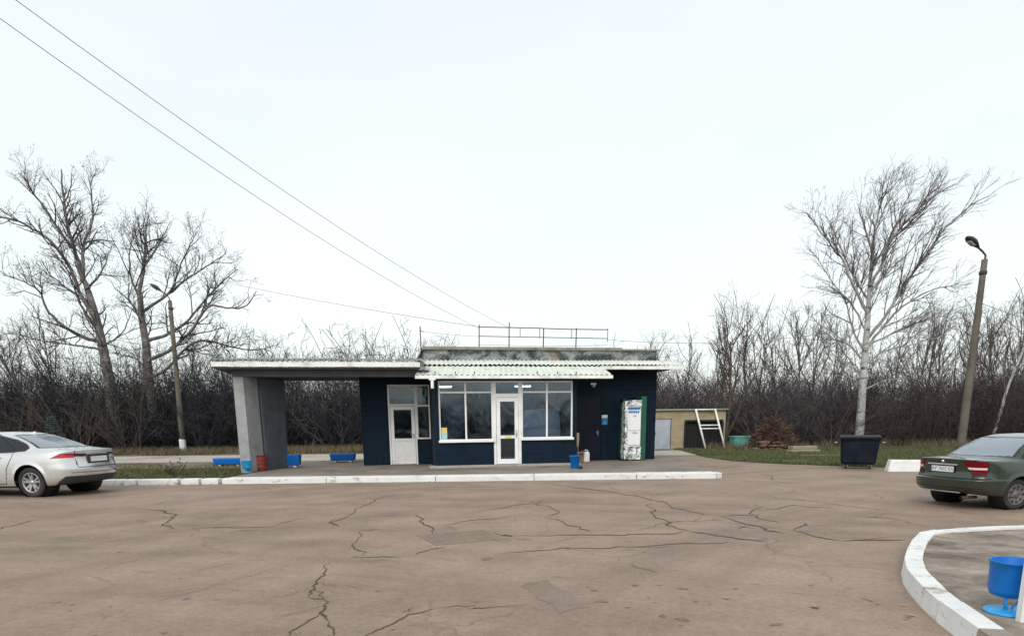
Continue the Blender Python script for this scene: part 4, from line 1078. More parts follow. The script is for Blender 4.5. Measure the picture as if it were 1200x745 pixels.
for i, (u, Y, H, n, sp, mm, lab) in enumerate([
    (20, 38.5, 4.2, 16, .5, 'bark_brown', 'brown bare shrub behind the cabin of the silver car'), (92, 38.8, 4.6, 18, .55, 'bark_brown', 'big brown arching shrub under the tallest grey tree'),
    (150, 39.2, 3.6, 14, .6, 'bark_brown', 'brown arching shrub between the two big grey trunks'), (242, 39.5, 3.4, 13, .5, 'thicket', 'dark bare shrub right of the left lamp post'),
    (395, 40.2, 3.5, 14, .5, 'thicket', 'dark bare shrub seen through the open side of the canopy'), (892, 36.0, 3.4, 16, .7, 'bark_brown', 'brown arching shrub behind the pile of brushwood'),
    (940, 36.6, 3.8, 15, .6, 'thicket', 'dull brown shrub between the brushwood pile and the birch'), (972, 36.0, 2.6, 14, .8, 'bark_brown', 'low arching brown shrub left of the birch trunk'),
    (1056, 35.5, 2.8, 14, .6, 'thicket_red', 'reddish shrub between the navy container and the right lamp post'), (1092, 35.0, 3.2, 16, .5, 'thicket_red', 'reddish shrub just left of the right lamp post'),
    (1150, 35.4, 3.4, 16, .5, 'thicket_red', 'reddish shrub behind the roof of the green car'), (1192, 35.0, 3.2, 16, .5, 'thicket_red', 'reddish shrub at the right edge behind the green car'),
    (812, 37.8, 4.0, 15, .6, 'bark_brown', 'brown shrub whose twigs arch over the shed roof')]):
    o = shrub('bare_shrub', lab, H, n, 60 + i, M[mm], sp, SG)
    o.location = (at(u, 520, Y).x, Y, 0)

# the wood itself, which reads as one dark mass: hundreds of thin-stemmed bushes merged into one object
def bush_ribbons(rg, H, n, wid):
    br = [[], [], [], []]
    for i in range(n):
        a = rg.uniform(0, 6.28); s_ = rg.uniform(.1, .95)
        q, rr = walk(rg, (rg.normal(0, .4), rg.normal(0, .4), -.1), (math.cos(a) * s_, math.sin(a) * s_, 1), H * rg.uniform(.5, 1.08), .019, .008, 7, .17, -.02)
        br[0].append((q, rr))
        P = dict(n=[3.2, 3.0], **{'from': [.06, .1]}, ang=(25, 85), up=[.12, .05], len=[H * .25, H * .12], r=[.0125, .009], rmin=.007, wig=.24, grow=.02, bias=np.zeros(3))
        sprout(rg, q, rr, 0, P, [br[1], br[2], br[3], br[3]])
    V = []; Fq = []; o = 0
    for lv in range(3):
        for q, rr in br[lv]:
            if lv == 2: q = q[[0, 2, 4]] if len(q) >= 5 else q[[0, -1]]; rr = np.linspace(rr[0], rr[-1], len(q))
            t = np.gradient(q, axis=0); t /= (np.linalg.norm(t, axis=1, keepdims=True) + 1e-9)
            w = np.cross(t, unit(rg.normal(0, 1, 3))); w /= (np.linalg.norm(w, axis=1, keepdims=True) + 1e-9)
            w *= (np.asarray(rr) * wid)[:, None]
            V.append(np.stack([q - w, q + w], 1).reshape(-1, 3)); n_ = len(q)
            i = np.arange(n_ - 1) * 2; Fq.append(np.stack([i, i + 1, i + 3, i + 2], -1) + o); o += 2 * n_
    return np.concatenate(V).astype(np.float32), np.concatenate(Fq)
rg = np.random.default_rng(77)
T_near = [bush_ribbons(rg, 5.0, 10, 1.0) for i in range(6)]
T_far = [bush_ribbons(rg, 6.0, 9, 1.35) for i in range(4)]
def scatter(name, tpl, pts, scl, mats, mi):
    Vs = []; Fs = []; Ms = []; o = 0
    for (x, y), s_, m_ in zip(pts, scl, mi):
        v, f = tpl[rg.integers(len(tpl))]
        a = rg.uniform(0, 6.28); c_, s2 = math.cos(a), math.sin(a); t_ = np.clip((y - 52) / 45, 0, 1); z = t_ * t_ * (3 - 2 * t_) * 3.2
        w = np.empty_like(v); k_ = s_ * rg.uniform(.8, 1.2)
        w[:, 0] = (v[:, 0] * c_ - v[:, 1] * s2) * k_ + x; w[:, 1] = (v[:, 0] * s2 + v[:, 1] * c_) * k_ + y; w[:, 2] = v[:, 2] * s_ + z
        Vs.append(w); Fs.append(f + o); o += len(v); Ms.append(np.full(len(f), m_))
    me = np_mesh(name, np.concatenate(Vs), np.concatenate(Fs), mats, False, mi=np.concatenate(Ms))
    return tag(link(name, me), kind='stuff')
def front(x):                                      # where the wood begins
    return 41.3 if x < -4 else (39.5 if x < 6 else 38.2)
pts = []; scl = []; mi = []
for i in range(760):
    x = rg.uniform(-46, 44); d = rg.uniform(0, 1) ** 1.3 * 9
    y = front(x) + .6 + d
    if -6.5 < x < 14 and y < 40: y += 2
    pts.append((x, y)); s_ = rg.uniform(.55, 1.1) * (1.5 if x < -4 else (.80 if x < 6 else 1.1)); scl.append(s_)
    u_ = rg.uniform(); mi.append((1 if u_ < .35 else 2) if x > 17 else (2 if (x > 5 and u_ < .8) or u_ < .1 else 0))
scatter('thicket', T_near, pts, scl, [M['thicket'], M['thicket_red'], M['thicket_brown']], mi)
pts = []; scl = []; mi = []
for i in range(520):
    x = rg.uniform(-85, 85); y = rg.uniform(50, 82)
    pts.append((x, y)); scl.append(rg.uniform(.55, 1.1) * (1.28 if x < -5 else 1.2 if x > 10 else .95)); mi.append(1 if x > 8 else 0)
scatter('distant_wood', T_far, pts, scl, [M['thicket'], M['thicket_brown']], mi)
pts = []; scl = []; mi = []                        # the shelter belt across the road, mirrored in the windows and the car paint
for i in range(260):
    pts.append((rg.uniform(-70, 70), rg.uniform(-48, -34))); scl.append(rg.uniform(.5, 1.35)); mi.append(0)
scatter('roadside_wood', T_far, pts, scl, [M['thicket']], mi)

# grasses: blades nobody could count
def blade_field(name, pts, hs, m, lean=.5, wid=.012):
    n = len(pts); P = np.asarray(pts, float); h = np.asarray(hs, float)
    a = rg.uniform(0, 6.28, n); l = rg.normal(0, lean, (n, 2)) * h[:, None]
    w = np.stack([np.cos(a), np.sin(a)], -1) * (wid * rg.uniform(.6, 1.5, n))[:, None]
    V = np.zeros((n, 3, 3)); V[:, 0, :2] = P[:, :2] - w; V[:, 1, :2] = P[:, :2] + w; V[:, 2, :2] = P[:, :2] + l; V[:, 2, 2] = h; V[:, :2, 2] = -.01
    V[:, :, 2] += P[:, 2][:, None] if P.shape[1] > 2 else 0
    me = np_mesh(name, V.reshape(-1, 3), np.arange(n * 3).reshape(n, 3), m)
    return tag(link(name, me), kind='stuff')
def inside_poly(P, poly):
    x, y = P[:, 0], P[:, 1]; r_ = np.zeros(len(P), bool); j = len(poly) - 1
    for i in range(len(poly)):
        xi, yi = poly[i]; xj, yj = poly[j]
        r_ ^= ((yi > y) != (yj > y)) & (x < (xj - xi) * (y - yi) / (yj - yi + 1e-12) + xi); j = i
    return r_
def patchy(P, s=.6, seed=0):
    q = np.random.default_rng(seed); v = np.zeros(len(P))
    for k in range(7):
        a = q.uniform(0, 6.28); f = q.uniform(.4, 2.2) * s; v += np.sin(P[:, 0] * f * math.cos(a) + P[:, 1] * f * math.sin(a) + q.uniform(0, 6.28))
    return v / 7
P = np.stack([rg.uniform(-30, -7.85, 60000), rg.uniform(KY + .35, 24.6, 60000)], -1); P = P[patchy(P, 1.0, 3) > -.14]
blade_field('verge_grass', P, rg.uniform(.04, .15, len(P)), M['grass'], .5, .014)
P = np.stack([rg.uniform(-30, -6.2, 16000), rg.uniform(24.3, 29.0, 16000)], -1); P = P[patchy(P, .8, 4) > .14]
blade_field('sparse_grass', P, rg.uniform(.03, .11, len(P)), M['dry_grass'], .6, .013)
P = np.stack([rg.uniform(7, 30, 230000), rg.uniform(14, 36.5, 230000)], -1); P = P[inside_poly(P, TURF_R)]; P = P[patchy(P, .8, 5) > -.42]
blade_field('lawn_grass', P, rg.uniform(.04, .15, len(P)), M['grass'], .5, .016)
P = np.stack([rg.uniform(-50, 2, 42000), rg.uniform(36.2, 42.4, 42000)], -1); P = P[patchy(P, .5, 6) > -.25]
blade_field('dead_grass', P, rg.uniform(.10, .42, len(P)), M['dry_grass'], .4, .018)
P = np.stack([rg.uniform(10, 50, 26000), rg.uniform(33.6, 38.6, 26000)], -1); P = P[patchy(P, .6, 8) > -.1]
blade_field('rank_grass', P, rg.uniform(.12, .5, len(P)), M['dry_grass'], .4, .018)
# fallen leaves
Vv = []; Ff = []
def leaf(x, y, z, s_):
    a = rg.uniform(0, 6.28); c_, s2 = math.cos(a) * s_, math.sin(a) * s_; k0 = len(Vv)
    for dx, dy, dz in ((-1, 0, .1), (0, -.55, 0), (1, 0, .25), (0, .55, .12)):
        Vv.append((x + dx * c_ - dy * s2, y + dx * s2 + dy * c_, z + dz * s_ * 1.2 + .004))
    Ff.append((k0, k0 + 1, k0 + 2, k0 + 3))
for i in range(300):
    x, y = rg.uniform(-12, 12), rg.uniform(4.6, 18); leaf(x, y, .006, rg.uniform(.012, .032))
for u, v in ((1064, 724), (1068, 722), (1058, 710), (1020, 704), (885, 684), (1062, 726), (955, 712), (1028, 708)):
    p = on_ground(u, v); leaf(p.x, p.y, .006, rg.uniform(.022, .04))
for i in range(260):
    x, y = rg.uniform(-7.5, 6), rg.uniform(19.1, 22); leaf(x, y, .15, rg.uniform(.02, .04))
for i in range(120):
    leaf(rg.uniform(-16, -8), rg.uniform(18.2, 18.5), .006, rg.uniform(.02, .045))
tag(link('fallen_leaves', np_mesh('fallen_leaves', Vv, Ff, M['leaf'])), kind='stuff')
# ================================================================== street furniture and small things
def lamp_post(base, top, label, wrap_=False, arm=(-.75, .32), r=(.16, .10)):
    base = Vector(base); top = Vector(top) - base
    root = empty('lamp_post', base, 0, label, 'lamp post')
    n = 9; pts = [Vector((0, 0, -.2))] + [top * (i / n) for i in range(1, n + 1)]
    mb = MB(); mb.tube(pts, [r[0] + (r[1] - r[0]) * i / n for i in range(n + 1)], 12); mb.build('pole', M['pole'], root)
    ex_ = Vector((arm[0], -.15, 0)); e = top + Vector((arm[0], -.15, arm[1]))
    mb = MB(); mb.tube([top - Vector((0, 0, .5)), top + Vector((0, -.02, .12)), top + Vector((arm[0] * .35, -.06, arm[1] * .62)), e], .032, 8)
    mb.lathe([(r[1] + .012, -.06), (r[1] + .03, -.05), (r[1] + .03, .05), (r[1] + .012, .06)], 14, top - Vector((0, 0, .42)))
    mb.build('bracket', M['rust'], root)
    d = (e - (top + Vector((arm[0] * .35, -.06, arm[1] * .62)))).normalized()
    q = d.to_track_quat('X', 'Z').to_matrix()
    V = []; Fq = []; S_ = [(-.08, .05, .05), (.05, .10, .10), (.2, .15, .14), (.38, .15, .12), (.5, .10, .07), (.56, .03, .03)]
    for x, w, h in S_:
        for k in range(12):
            a = 2 * math.pi * k / 12; zz = math.sin(a) * h; V.append(e + q @ Vector((x, math.cos(a) * w, zz * (1 if zz > 0 else .45))))
    for i in range(5):
        for k in range(12): Fq.append((i * 12 + k, i * 12 + (k + 1) % 12, (i + 1) * 12 + (k + 1) % 12, (i + 1) * 12 + k))
    Fq += [tuple(range(12)), tuple(range(60, 72))]
    mb = MB(); mb.add(V, Fq, 0, True); hd = mb.build('lamp_head', M['lamp_grey'], root)
    mb = MB(); mb.add([e + q @ Vector((x, y, -.062)) for x, y in ((.12, -.1), (.42, -.1), (.42, .1), (.12, .1))] + [e + q @ Vector((x, y, -.085)) for x, y in ((.16, -.07), (.38, -.07), (.38, .07), (.16, .07))],
                      [(0, 1, 5, 4), (1, 2, 6, 5), (2, 3, 7, 6), (3, 0, 4, 7), (4, 5, 6, 7)]); mb.build('lamp_glass', M['lamp_glass'], hd)
    if wrap_:
        mb = MB(); mb.lathe([(r[0] + .015, 0.02), (r[0] + .02, .05), (r[0] + .012, .72), (r[0] - .01, .75)], 14, (0, 0, 0)); mb.build('painted_base', M['kerb'], root)
    return root
pL = on_ground(215, 528.5); pL = Vector((at(215, 528.5, 40).x, 40, 0)); tL = at(199, 352, 40.0)
lamp_post(pL, tL, 'left lamp post, leaning grey concrete with a whitewashed foot, before the dark wood', True, (-.42, .5), (.165, .10))
pR = at(1123.5, 542, 24.5); pR.z = 0; tR = at(1154, 304, 24.5)
lamp_post(pR, tR, 'right lamp post, thick leaning concrete pole rising behind the green car', False, (-.42, .38), (.140, .092))

# overhead wires
def wire(name, label, a, b_, sag, r, n=24, cat='cable', parent=None):
    a = Vector(a); b_ = Vector(b_); pts = []
    for i in range(n + 1):
        t = i / n; p = a.lerp(b_, t); p.z -= sag * 4 * t * (1 - t); pts.append(p)
    mb = MB(); mb.tube(pts, r, 6); o = mb.build(name, M['wire'])
    return tag(o, label, cat)
r1 = bp(4.1, .5, 4.70); r2 = bp(5.15, .5, 4.72)
def through(p1, uv, Y):                            # carry a wire on past a point seen at the frame's edge
    q = at(uv[0], uv[1], Y); return q + (q - Vector(p1)) * .35 + Vector((0, 0, .54))
wire('overhead_cable', 'lower of the two long cables sloping from the upper left corner to the roof railing', through(r1, (0, 22), 11), r1, .52, .0052)
wire('overhead_cable', 'upper of the two long cables sloping from the upper left to the roof railing', through(r2, (18, 0), 11), r2, .52, .0052)
wire('overhead_cable', 'nearly level thin cable from behind the second grey tree to the railing corner', at(120, 296, 40), bp(4.1, .5, 4.74), .25, .009)
wire('overhead_cable', 'thin cable strung from the right lamp post over the trees to the roof railing', tR + Vector((0, 0, -1.35)), bp(8.72, .5, 4.35), .55, .007)
wire('overhead_cable', 'short cable leaving the right lamp post towards the right edge', tR + Vector((0, 0, -1.35)), at(1290, 395, 24), .1, .009)
wire('overhead_cable', 'thin slack cable from the lone roof post to the railing', bp(2.2, .4, 4.55), bp(4.1, .5, 4.42), .02, .006)

# litter bins: a round-bottomed pail on a stand with a disc foot
def litter_bin(label, loc, rz, m_body, m_foot, s=1.0):
    root = empty('litter_bin', loc, rz, label, 'litter bin')
    mb = MB(); mb.lathe([(.004, .135), (.09, .138), (.148, .158), (.168, .20), (.172, .38), (.176, .385), (.176, .43), (.184, .432), (.184, .447), (.176, .449), (.170, .44), (.160, .2), (.09, .16), (.004, .155)], 40)
    bo = mb.build('pail', m_body, root)
    mb = MB()
    for k in range(5): mb.tube([(.178 * math.cos(-1.9 + k * .16), .178 * math.sin(-1.9 + k * .16), .395 - .018 * math.sin(math.pi * k / 4)) for k in range(5)], .007, 6) if k == 0 else None
    mb.build('lip_loop', m_body, bo)
    for sx in (-1, 1):
        mb = MB(); mb.tube([(sx * .11, -.05, .165), (sx * .03, -.01, .045), (sx * .02, 0, .01)], .011, 6); mb.build('leg', m_foot, root)
    mb = MB(); mb.tube([(0, .05, .15), (0, .02, .01)], .014, 8); mb.build('leg', m_foot, root)
    mb = MB(); mb.lathe([(.0, 0), (.178, 0), (.185, .008), (.175, .022), (.06, .032), (.0, .034)], 36); mb.build('foot', m_foot, root)
    root.scale = (s, s, s)
    return root
p = on_ground(1181, 717, IZ - .025)
litter_bin('bright blue litter bin with disc foot on the traffic island at lower right', (p.x, p.y, IZ - .025), .2, M['blue_paint'], M['sky_paint'], .89)
p = on_ground(1197, 728, IZ - .025)
mb = MB(); mb.box(-.028, .028, -.028, .028, 0, .55); o = mb.build('white_post', M['kerb'], bevel=.005); o.location = (p.x, p.y, IZ - .026)
tag(o, 'short white square post beside the bright blue bin at the right edge', 'post')
p = on_ground(290, 553.5, .149)
litter_bin('light blue litter bin standing against the foot of the canopy pillar', (p.x, p.y, .149), 1.0, M['sky_paint'], M['sky_paint'], .80)
# red drum
p = on_ground(304, 552, .149); root = empty('red_drum', (p.x - .06, p.y + .2, .149), 0, 'dull red ribbed metal drum beside the light blue bin under the canopy', 'drum')
mb = MB(); prof = [(.0, .0), (.255, .0), (.262, .012)]
for z in (.13, .26, .39): prof += [(.255, z - .03), (.268, z), (.255, z + .03)]
prof += [(.258, .50), (.268, .508), (.268, .525), (.25, .525), (.245, .05), (.0, .045)]
mb.lathe(prof, 32); mb.build('drum_body', M['red_paint'], root); root.scale = (.92, .92, .92)
mb = MB(); mb.tube([(-.26, 0, .44), (-.30, 0, .40), (-.26, 0, .36)], .008, 6); mb.tube([(.26, 0, .44), (.30, 0, .40), (.26, 0, .36)], .008, 6); mb.build('handle', M['rust'], root)
# box planters, painted blue
def planter(label, loc, L=1.0, D=.5, h=.29, rz=0.0):
    root = empty('planter_box', loc, R(rz), label, 'planter', 'blue painted planter boxes')
    mb = MB(); a, b_ = L / 2, D / 2; e = .03
    def ring(x, y, z): return [(-x, -y, z), (x, -y, z), (x, y, z), (-x, y, z)]
    V = ring(a - .04, b_ - .04, 0) + ring(a - e, b_ - e, .03) + ring(a, b_, h) + ring(a - .07, b_ - .07, h) + ring(a - .08, b_ - .08, h - .08)
    mb.add(V, [(4 * i + k, 4 * i + (k + 1) % 4, 4 * i + 4 + (k + 1) % 4, 4 * i + 4 + k) for i in range(4) for k in range(4)] + [(3, 2, 1, 0)])
    mb.build('box', M['blue_paint'], root, bevel=.03)
    mb = MB(); mb.add(ring(a - .078, b_ - .078, h - .06), [(0, 1, 2, 3)]); mb.build('earth', M['soil'], root)
    for x in (-a * .6, a * .6):
        mb = MB(); mb.box(x - .05, x + .05, -b_ + .08, b_ - .08, -.06, .0); mb.build('foot', M['kerb'], root)
    return root
p = on_ground(400, 546.5); planter('blue planter box seen in the middle of the canopy opening', (p.x, p.y + .35, .149 + .06), .92, .5, .25, 6)
p = on_ground(334, 548, .148); planter('blue planter box half hidden behind the canopy wall', (p.x - .02, p.y + .4, .148 + .06), .85, .5, .36, 6)
p = on_ground(265, 546.5); planter('wide low blue planter box left of the canopy pillar, on the sandy verge', (p.x, p.y + .4, .006 + .06), 1.15, .5, .24, 2)
# small bush on the verge, spruce behind the silver car
o = shrub('verge_bush', 'small bare bush on the grass verge between the silver car and the canopy', .55, 22, 91, M['bark_brown'], .8, None, 'bush', .13, .006); p = on_ground(207, 559); o.location = p
vs, fs = [], []
rb_ = np.random.default_rng(5)
for i in range(70):
    c = rb_.normal(0, 1, 3) * np.array([.2, .2, .1]) + np.array([0, 0, .33]); a = rb_.normal(0, .02, 3); b_ = rb_.normal(0, .02, 3)
    k0 = len(vs); vs += [c - a, c + b_, c + a, c - b_]; fs.append((k0, k0 + 1, k0 + 2, k0 + 3))
tag(link('bush_leaves', np_mesh('bush_leaves', vs, fs, M['grass']), o), kind='stuff')
rs = np.random.default_rng(8)
spr = empty('young_spruce', (at(64, 520, 30).x, 30, 0), 0, 'small blue-green spruce standing behind the boot of the silver car', 'tree')
mb = MB(); mb.tube([(0, 0, -.05), (0, 0, 1.0), (0, 0, 2.0)], [.04, .028, .008], 8); mb.build('trunk', M['bark_brown'], spr)
vs, fs = [], []
for z in np.linspace(.25, 1.95, 20):
    Lb = .78 * (1 - z / 2.1) + .05
    for k in range(11):
        a = rs.uniform(0, 6.28); d = np.array([math.cos(a), math.sin(a), -.12]); s_ = np.array([-math.sin(a), math.cos(a), 0])
        for j in range(26):
            f = rs.uniform(.1, 1) * Lb; c = np.array([0, 0, z]) + d * f + np.array([0, 0, .25 * (f / Lb) ** 2 * Lb])
            e = (d * .5 + s_ * rs.choice([-1, 1]) * .8 + rs.normal(0, .25, 3)) * .075; w = rs.normal(0, .008, 3)
            k0 = len(vs); vs += [c - w, c + w, c + e]; fs.append((k0, k0 + 1, k0 + 2))
link('crown', np_mesh('crown', vs, fs, M['spruce']), spr)

# wheeled refuse container
pc = on_ground(1011, 549.5)
root = empty('refuse_container', (pc.x, pc.y + .35, 0.0), R(-24), 'large navy wheeled refuse container with closed lid at the edge of the grass', 'refuse container'); root.scale = (.93, 1, 1)
mb = MB(); n_ = 0
def hull(mb, secs, mi=0):
    """stack of rectangles (x half, y0, y1, z)"""
    V = []; Fq = []
    for hx, ya, yb, z in secs:
        c_ = .05
        V += [(-hx + c_, ya, z), (hx - c_, ya, z), (hx, ya + c_, z), (hx, yb - c_, z), (hx - c_, yb, z), (-hx + c_, yb, z), (-hx, yb - c_, z), (-hx, ya + c_, z)]
    for i in range(len(secs) - 1):
        for k in range(8): Fq.append((i * 8 + k, i * 8 + (k + 1) % 8, i * 8 + 8 + (k + 1) % 8, i * 8 + 8 + k))
    Fq += [tuple(range(8)), tuple(range(len(secs) * 8 - 8, len(secs) * 8))]
    mb.add(V, Fq, mi, False)
hull(mb, [(.49, -.36, .36, .15), (.52, -.40, .39, .20), (.575, -.46, .43, .86), (.60, -.50, .46, .88), (.60, -.50, .46, .945)])
for s_ in (-1, 1):
    for x in (-.36, 0, .36): mb.add([(x - .05, -.41 * s_ - .012 * s_, .22), (x + .05, -.41 * s_ - .012 * s_, .22), (x + .06, -.455 * s_ - .015 * s_, .84), (x - .06, -.455 * s_ - .015 * s_, .84)], [(0, 1, 2, 3)])
mb.build('body', M['bin_navy'], root, bevel=.012)
mb = MB(); V = []; Fq = []
for i in range(9):
    y = -.53 + i * .125; z = .95 + .055 * math.sin(math.pi * min(1, (i + .4) / 8.8))
    V += [(-.62, y, z - .02), (.62, y, z - .02), (-.59, y, z + .02), (.59, y, z + .02)]
    if i: q = i * 4; p_ = q - 4; Fq += [(p_ + 2, p_ + 3, q + 3, q + 2), (p_, q, q + 1, p_ + 1), (p_, p_ + 2, q + 2, q), (p_ + 1, q + 1, q + 3, p_ + 3)]
Fq += [(0, 1, 3, 2), (32, 34, 35, 33)]
mb.add(V, Fq, 0, True); mb.box(-.63, .63, -.56, -.53, .93, .975); mb.build('lid', M['bin_navy'], root, bevel=.006)
for s_ in (-1, 1):
    mb = MB(); mb.tube([(s_ * .655, -.1, .80), (s_ * .74, -.1, .80), (s_ * .74, .1, .80), (s_ * .655, .1, .80)], .018, 8); mb.build('handle', M['metal'], root)
    for y in (-.24, .24):
        mb = MB(); mb.lathe([(.0, -.025), (.08, -.025), (.09, -.015), (.09, .015), (.08, .025), (.0, .025)], 18, (s_ * .36, y, .092), 'x'); w = mb.build('wheel', M['rubber'], root)
        mb = MB(); mb.box(s_ * .36 - .045, s_ * .36 - .03, y - .03, y + .03, .06, .17); mb.box(s_ * .36 + .03, s_ * .36 + .045, y - .03, y + .03, .06, .17); mb.box(s_ * .36 - .045, s_ * .36 + .045, y - .04, y + .04, .155, .175); mb.build('fork', M['metal'], w)
# white concrete block by the grass
pa, pb = on_ground(1043, 552.5), on_ground(1076, 555)
mb = MB(); mb.add([(-.85, -.22, -.02), (.85, -.22, -.02), (.85, .22, -.02), (-.85, .22, -.02), (-.78, -.16, .33), (.8, -.16, .32), (.8, .16, .32), (-.78, .16, .33)], [(0, 3, 2, 1), (4, 5, 6, 7), (0, 1, 5, 4), (1, 2, 6, 5), (2, 3, 7, 6), (3, 0, 4, 7)])
o = mb.build('concrete_block', M['kerb'], bevel=.03); o.location = (pa.x + .83, pa.y + .05, 0.004); o.rotation_euler.z = R(-14); tag(o, 'whitewashed concrete block at the edge of the grass behind the green car', 'block')

# brick shed, its dark opening, the white frame, the teal tub
SY = R(-3)
sh = empty('brick_shed', (7.0, 36.2, 0), SY, 'low yellow brick shed with a grey door beyond the cafe', 'shed')
mb = MB(); mb.box(0, .42, 0, .25, -.1, 1.98); mb.box(.42, 1.34, 0, .25, 1.56, 1.98); mb.box(1.34, 2.05, 0, .25, -.1, 1.98); mb.box(2.05, 3.95, 0, .25, 1.46, 1.98)
mb.box(3.95, 4.1, 0, .25, -.1, 1.98); mb.box(0, .25, .25, 3.2, -.1, 1.98); mb.box(3.85, 4.1, .25, 3.2, -.1, 1.98); mb.box(.25, 3.85, 2.95, 3.2, -.1, 1.98)
mb.build('wall', M['brick'], sh)
mb = MB(); mb.box(-.12, 4.2, -.14, 3.3, 1.98, 2.06); mb.build('roof', M['coping'], sh, bevel=.01)
mb = MB(); mb.box(.45, 1.31, .03, .08, .02, 1.54); d_ = mb.build('door', M['grey_door'], sh, bevel=.006)
mb = MB(); mb.box(.51, .54, -.01, .03, .75, .92); mb.build('handle', M['rust'], d_)
mb = MB(); mb.box(2.02, 3.98, -.06, -.003, 1.40, 1.50)
for i in range(11): mb.box(2.07 + i * .17, 2.225 + i * .17, .10, .14, 0.0, 1.38)
mb.box(2.0, 2.1, -.06, -.005, 0, 1.39); mb.box(3.9, 4.0, -.06, -.005, 0, 1.39)
mb.build('opening_boards', M['opening_dark'], sh)  # black boards added in place of the unlit inside of the opening
def shp(x, y, z):
    return Vector((7.0 + x * math.cos(SY) - y * math.sin(SY), 36.2 + x * math.sin(SY) + y * math.cos(SY), z))
root = empty('ladder', shp(3.02, -.62, .016), SY, 'wide white metal ladder leaning against the dark front of the brick shed', 'ladder')
tp = 2.02
def fr_pt(x, f): return Vector((x - .50 * f, .46 * f, tp * f))
for x, nm in ((0, 'side_rail'), (.98, 'side_rail')):
    mb = MB(); mb.tube([fr_pt(x, 0), fr_pt(x, 1)], .05, 8); mb.build(nm, M['white_trim'], root)
for f in (.985, .60, .515):
    mb = MB(); mb.tube([fr_pt(0, f), fr_pt(.98, f)], .032, 8); mb.build('rung', M['white_trim'], root)
p = on_ground(866, 527.5); root = empty('teal_tub', (at(866, 527, 35.4).x, 35.4, .01), R(6), 'faded teal square tub standing in front of the dark shrubs right of the white ladder', 'tub')
mb = MB(); hull(mb, [(.36, -.3, .3, 0), (.42, -.36, .36, .60), (.46, -.40, .40, .61), (.46, -.40, .40, .67), (.41, -.35, .35, .67), (.35, -.29, .29, .1)]); mb.build('tub_body', M['teal_paint'], root)
# brushwood pile, boards
def pile(name, label, cat, loc, n, rx, rz_, L, r, mats, seed):
    q = np.random.default_rng(seed); br = []
    for i in range(n):
        a = q.uniform(0, 6.28); rad = q.uniform(0, 1) ** .6; z = (1 - rad ** 1.4) * rz_ * q.uniform(.1, 1) + .03
        c = np.array([math.cos(a) * rad * rx, math.sin(a) * rad * rx * .8, z]); d = unit(np.array([q.normal(), q.normal(), q.normal(0, .45)]))
        pts, rr = walk(q, c - d * L * .5, d, L * q.uniform(.5, 1.2), r * q.uniform(.6, 1.5), r * .4, 4, .12)
        pts[:, 2] = np.maximum(pts[:, 2], .02); br.append((pts, rr))
    v, f = tubes_np(br, 4)
    o = link(name, np_mesh(name, v, f, mats, True, mi=np.repeat(np.arange(n) % len(mats), 16))); o.location = loc
    return tag(o, label, cat)
k = NT('dry_brown_sticks'); k.col(k.ramp(k.noise(2.5, 5, .7), [(.3, (.045, .028, .02)), (.55, (.13, .072, .045)), (.75, (.30, .22, .15))])); k.set(Roughness=.9); M['sticks'] = k.m
pile('brush_pile', 'heaped pile of dry brown brushwood and split logs near the teal tub', 'brush pile', (at(906, 525, 34.5).x, 34.5, 0), 1200, 1.15, 1.6, .95, .016, [M['sticks'], M['thicket_red'], M['sticks']], 3)
q = random.Random(6)
lg = [(at(895 + q.uniform(-6, 22), 525, 33.7).x, 33.6 + q.uniform(-.2, .2), .08 + .19 * (i // 6)) for i in range(17)]
for i, (x, y, z) in enumerate(lg):
    o = MB().lathe([(0, -.3), (.085, -.3), (.085, .3), (0, .3)], 10, (0, 0, 0), 'y').build('split_log', M['sticks'])
    o.location = (at(886 + (i % 6) * 5.2 + (i // 6) * 2.5, 525, 33.6).x + q.uniform(-.12, .12), 33.5 + q.uniform(-.15, .2), .09 + .15 * (i // 6)); o.rotation_euler = (q.uniform(-.12, .12), q.uniform(0, 3), q.uniform(-.9, .9)); o.scale = (q.uniform(.6, 1.15),) * 2 + (q.uniform(.6, 1.15),)
    tag(o, 'round brown log stacked at the front of the brushwood pile', 'log', 'logs stacked before the brushwood')
def board(label, u, v, L, w, t, rz, z=.03, m='wood'):
    p = on_ground(u, v); o = MB().box(-L / 2, L / 2, -w / 2, w / 2, 0, t).build('loose_board', M[m], bevel=.004)
    o.location = (p.x, p.y, z); o.rotation_euler.z = R(rz); return tag(o, label, 'board', 'loose boards lying on the grass')
board('short thick board pile end beside the brushwood, topmost of the boards', 940, 529.5, 1.15, .5, .12, 4, .16)
board('wide grey board lying under the short thick one by the brushwood', 941, 530.5, 1.3, .6, .12, 6, .03)
board('long thin pale board lying in the grass left of the navy container', 960, 535, 1.5, .16, .05, -3, .03)
board('short plank at the edge of the asphalt below the brushwood pile', 932, 541.5, .85, .12, .04, -4, .03)

# things along the cafe front
def placed(name, label, cat, x, y, z, rz=0):
    return empty(name, bp(x, y, z), YAW + rz, label, cat)
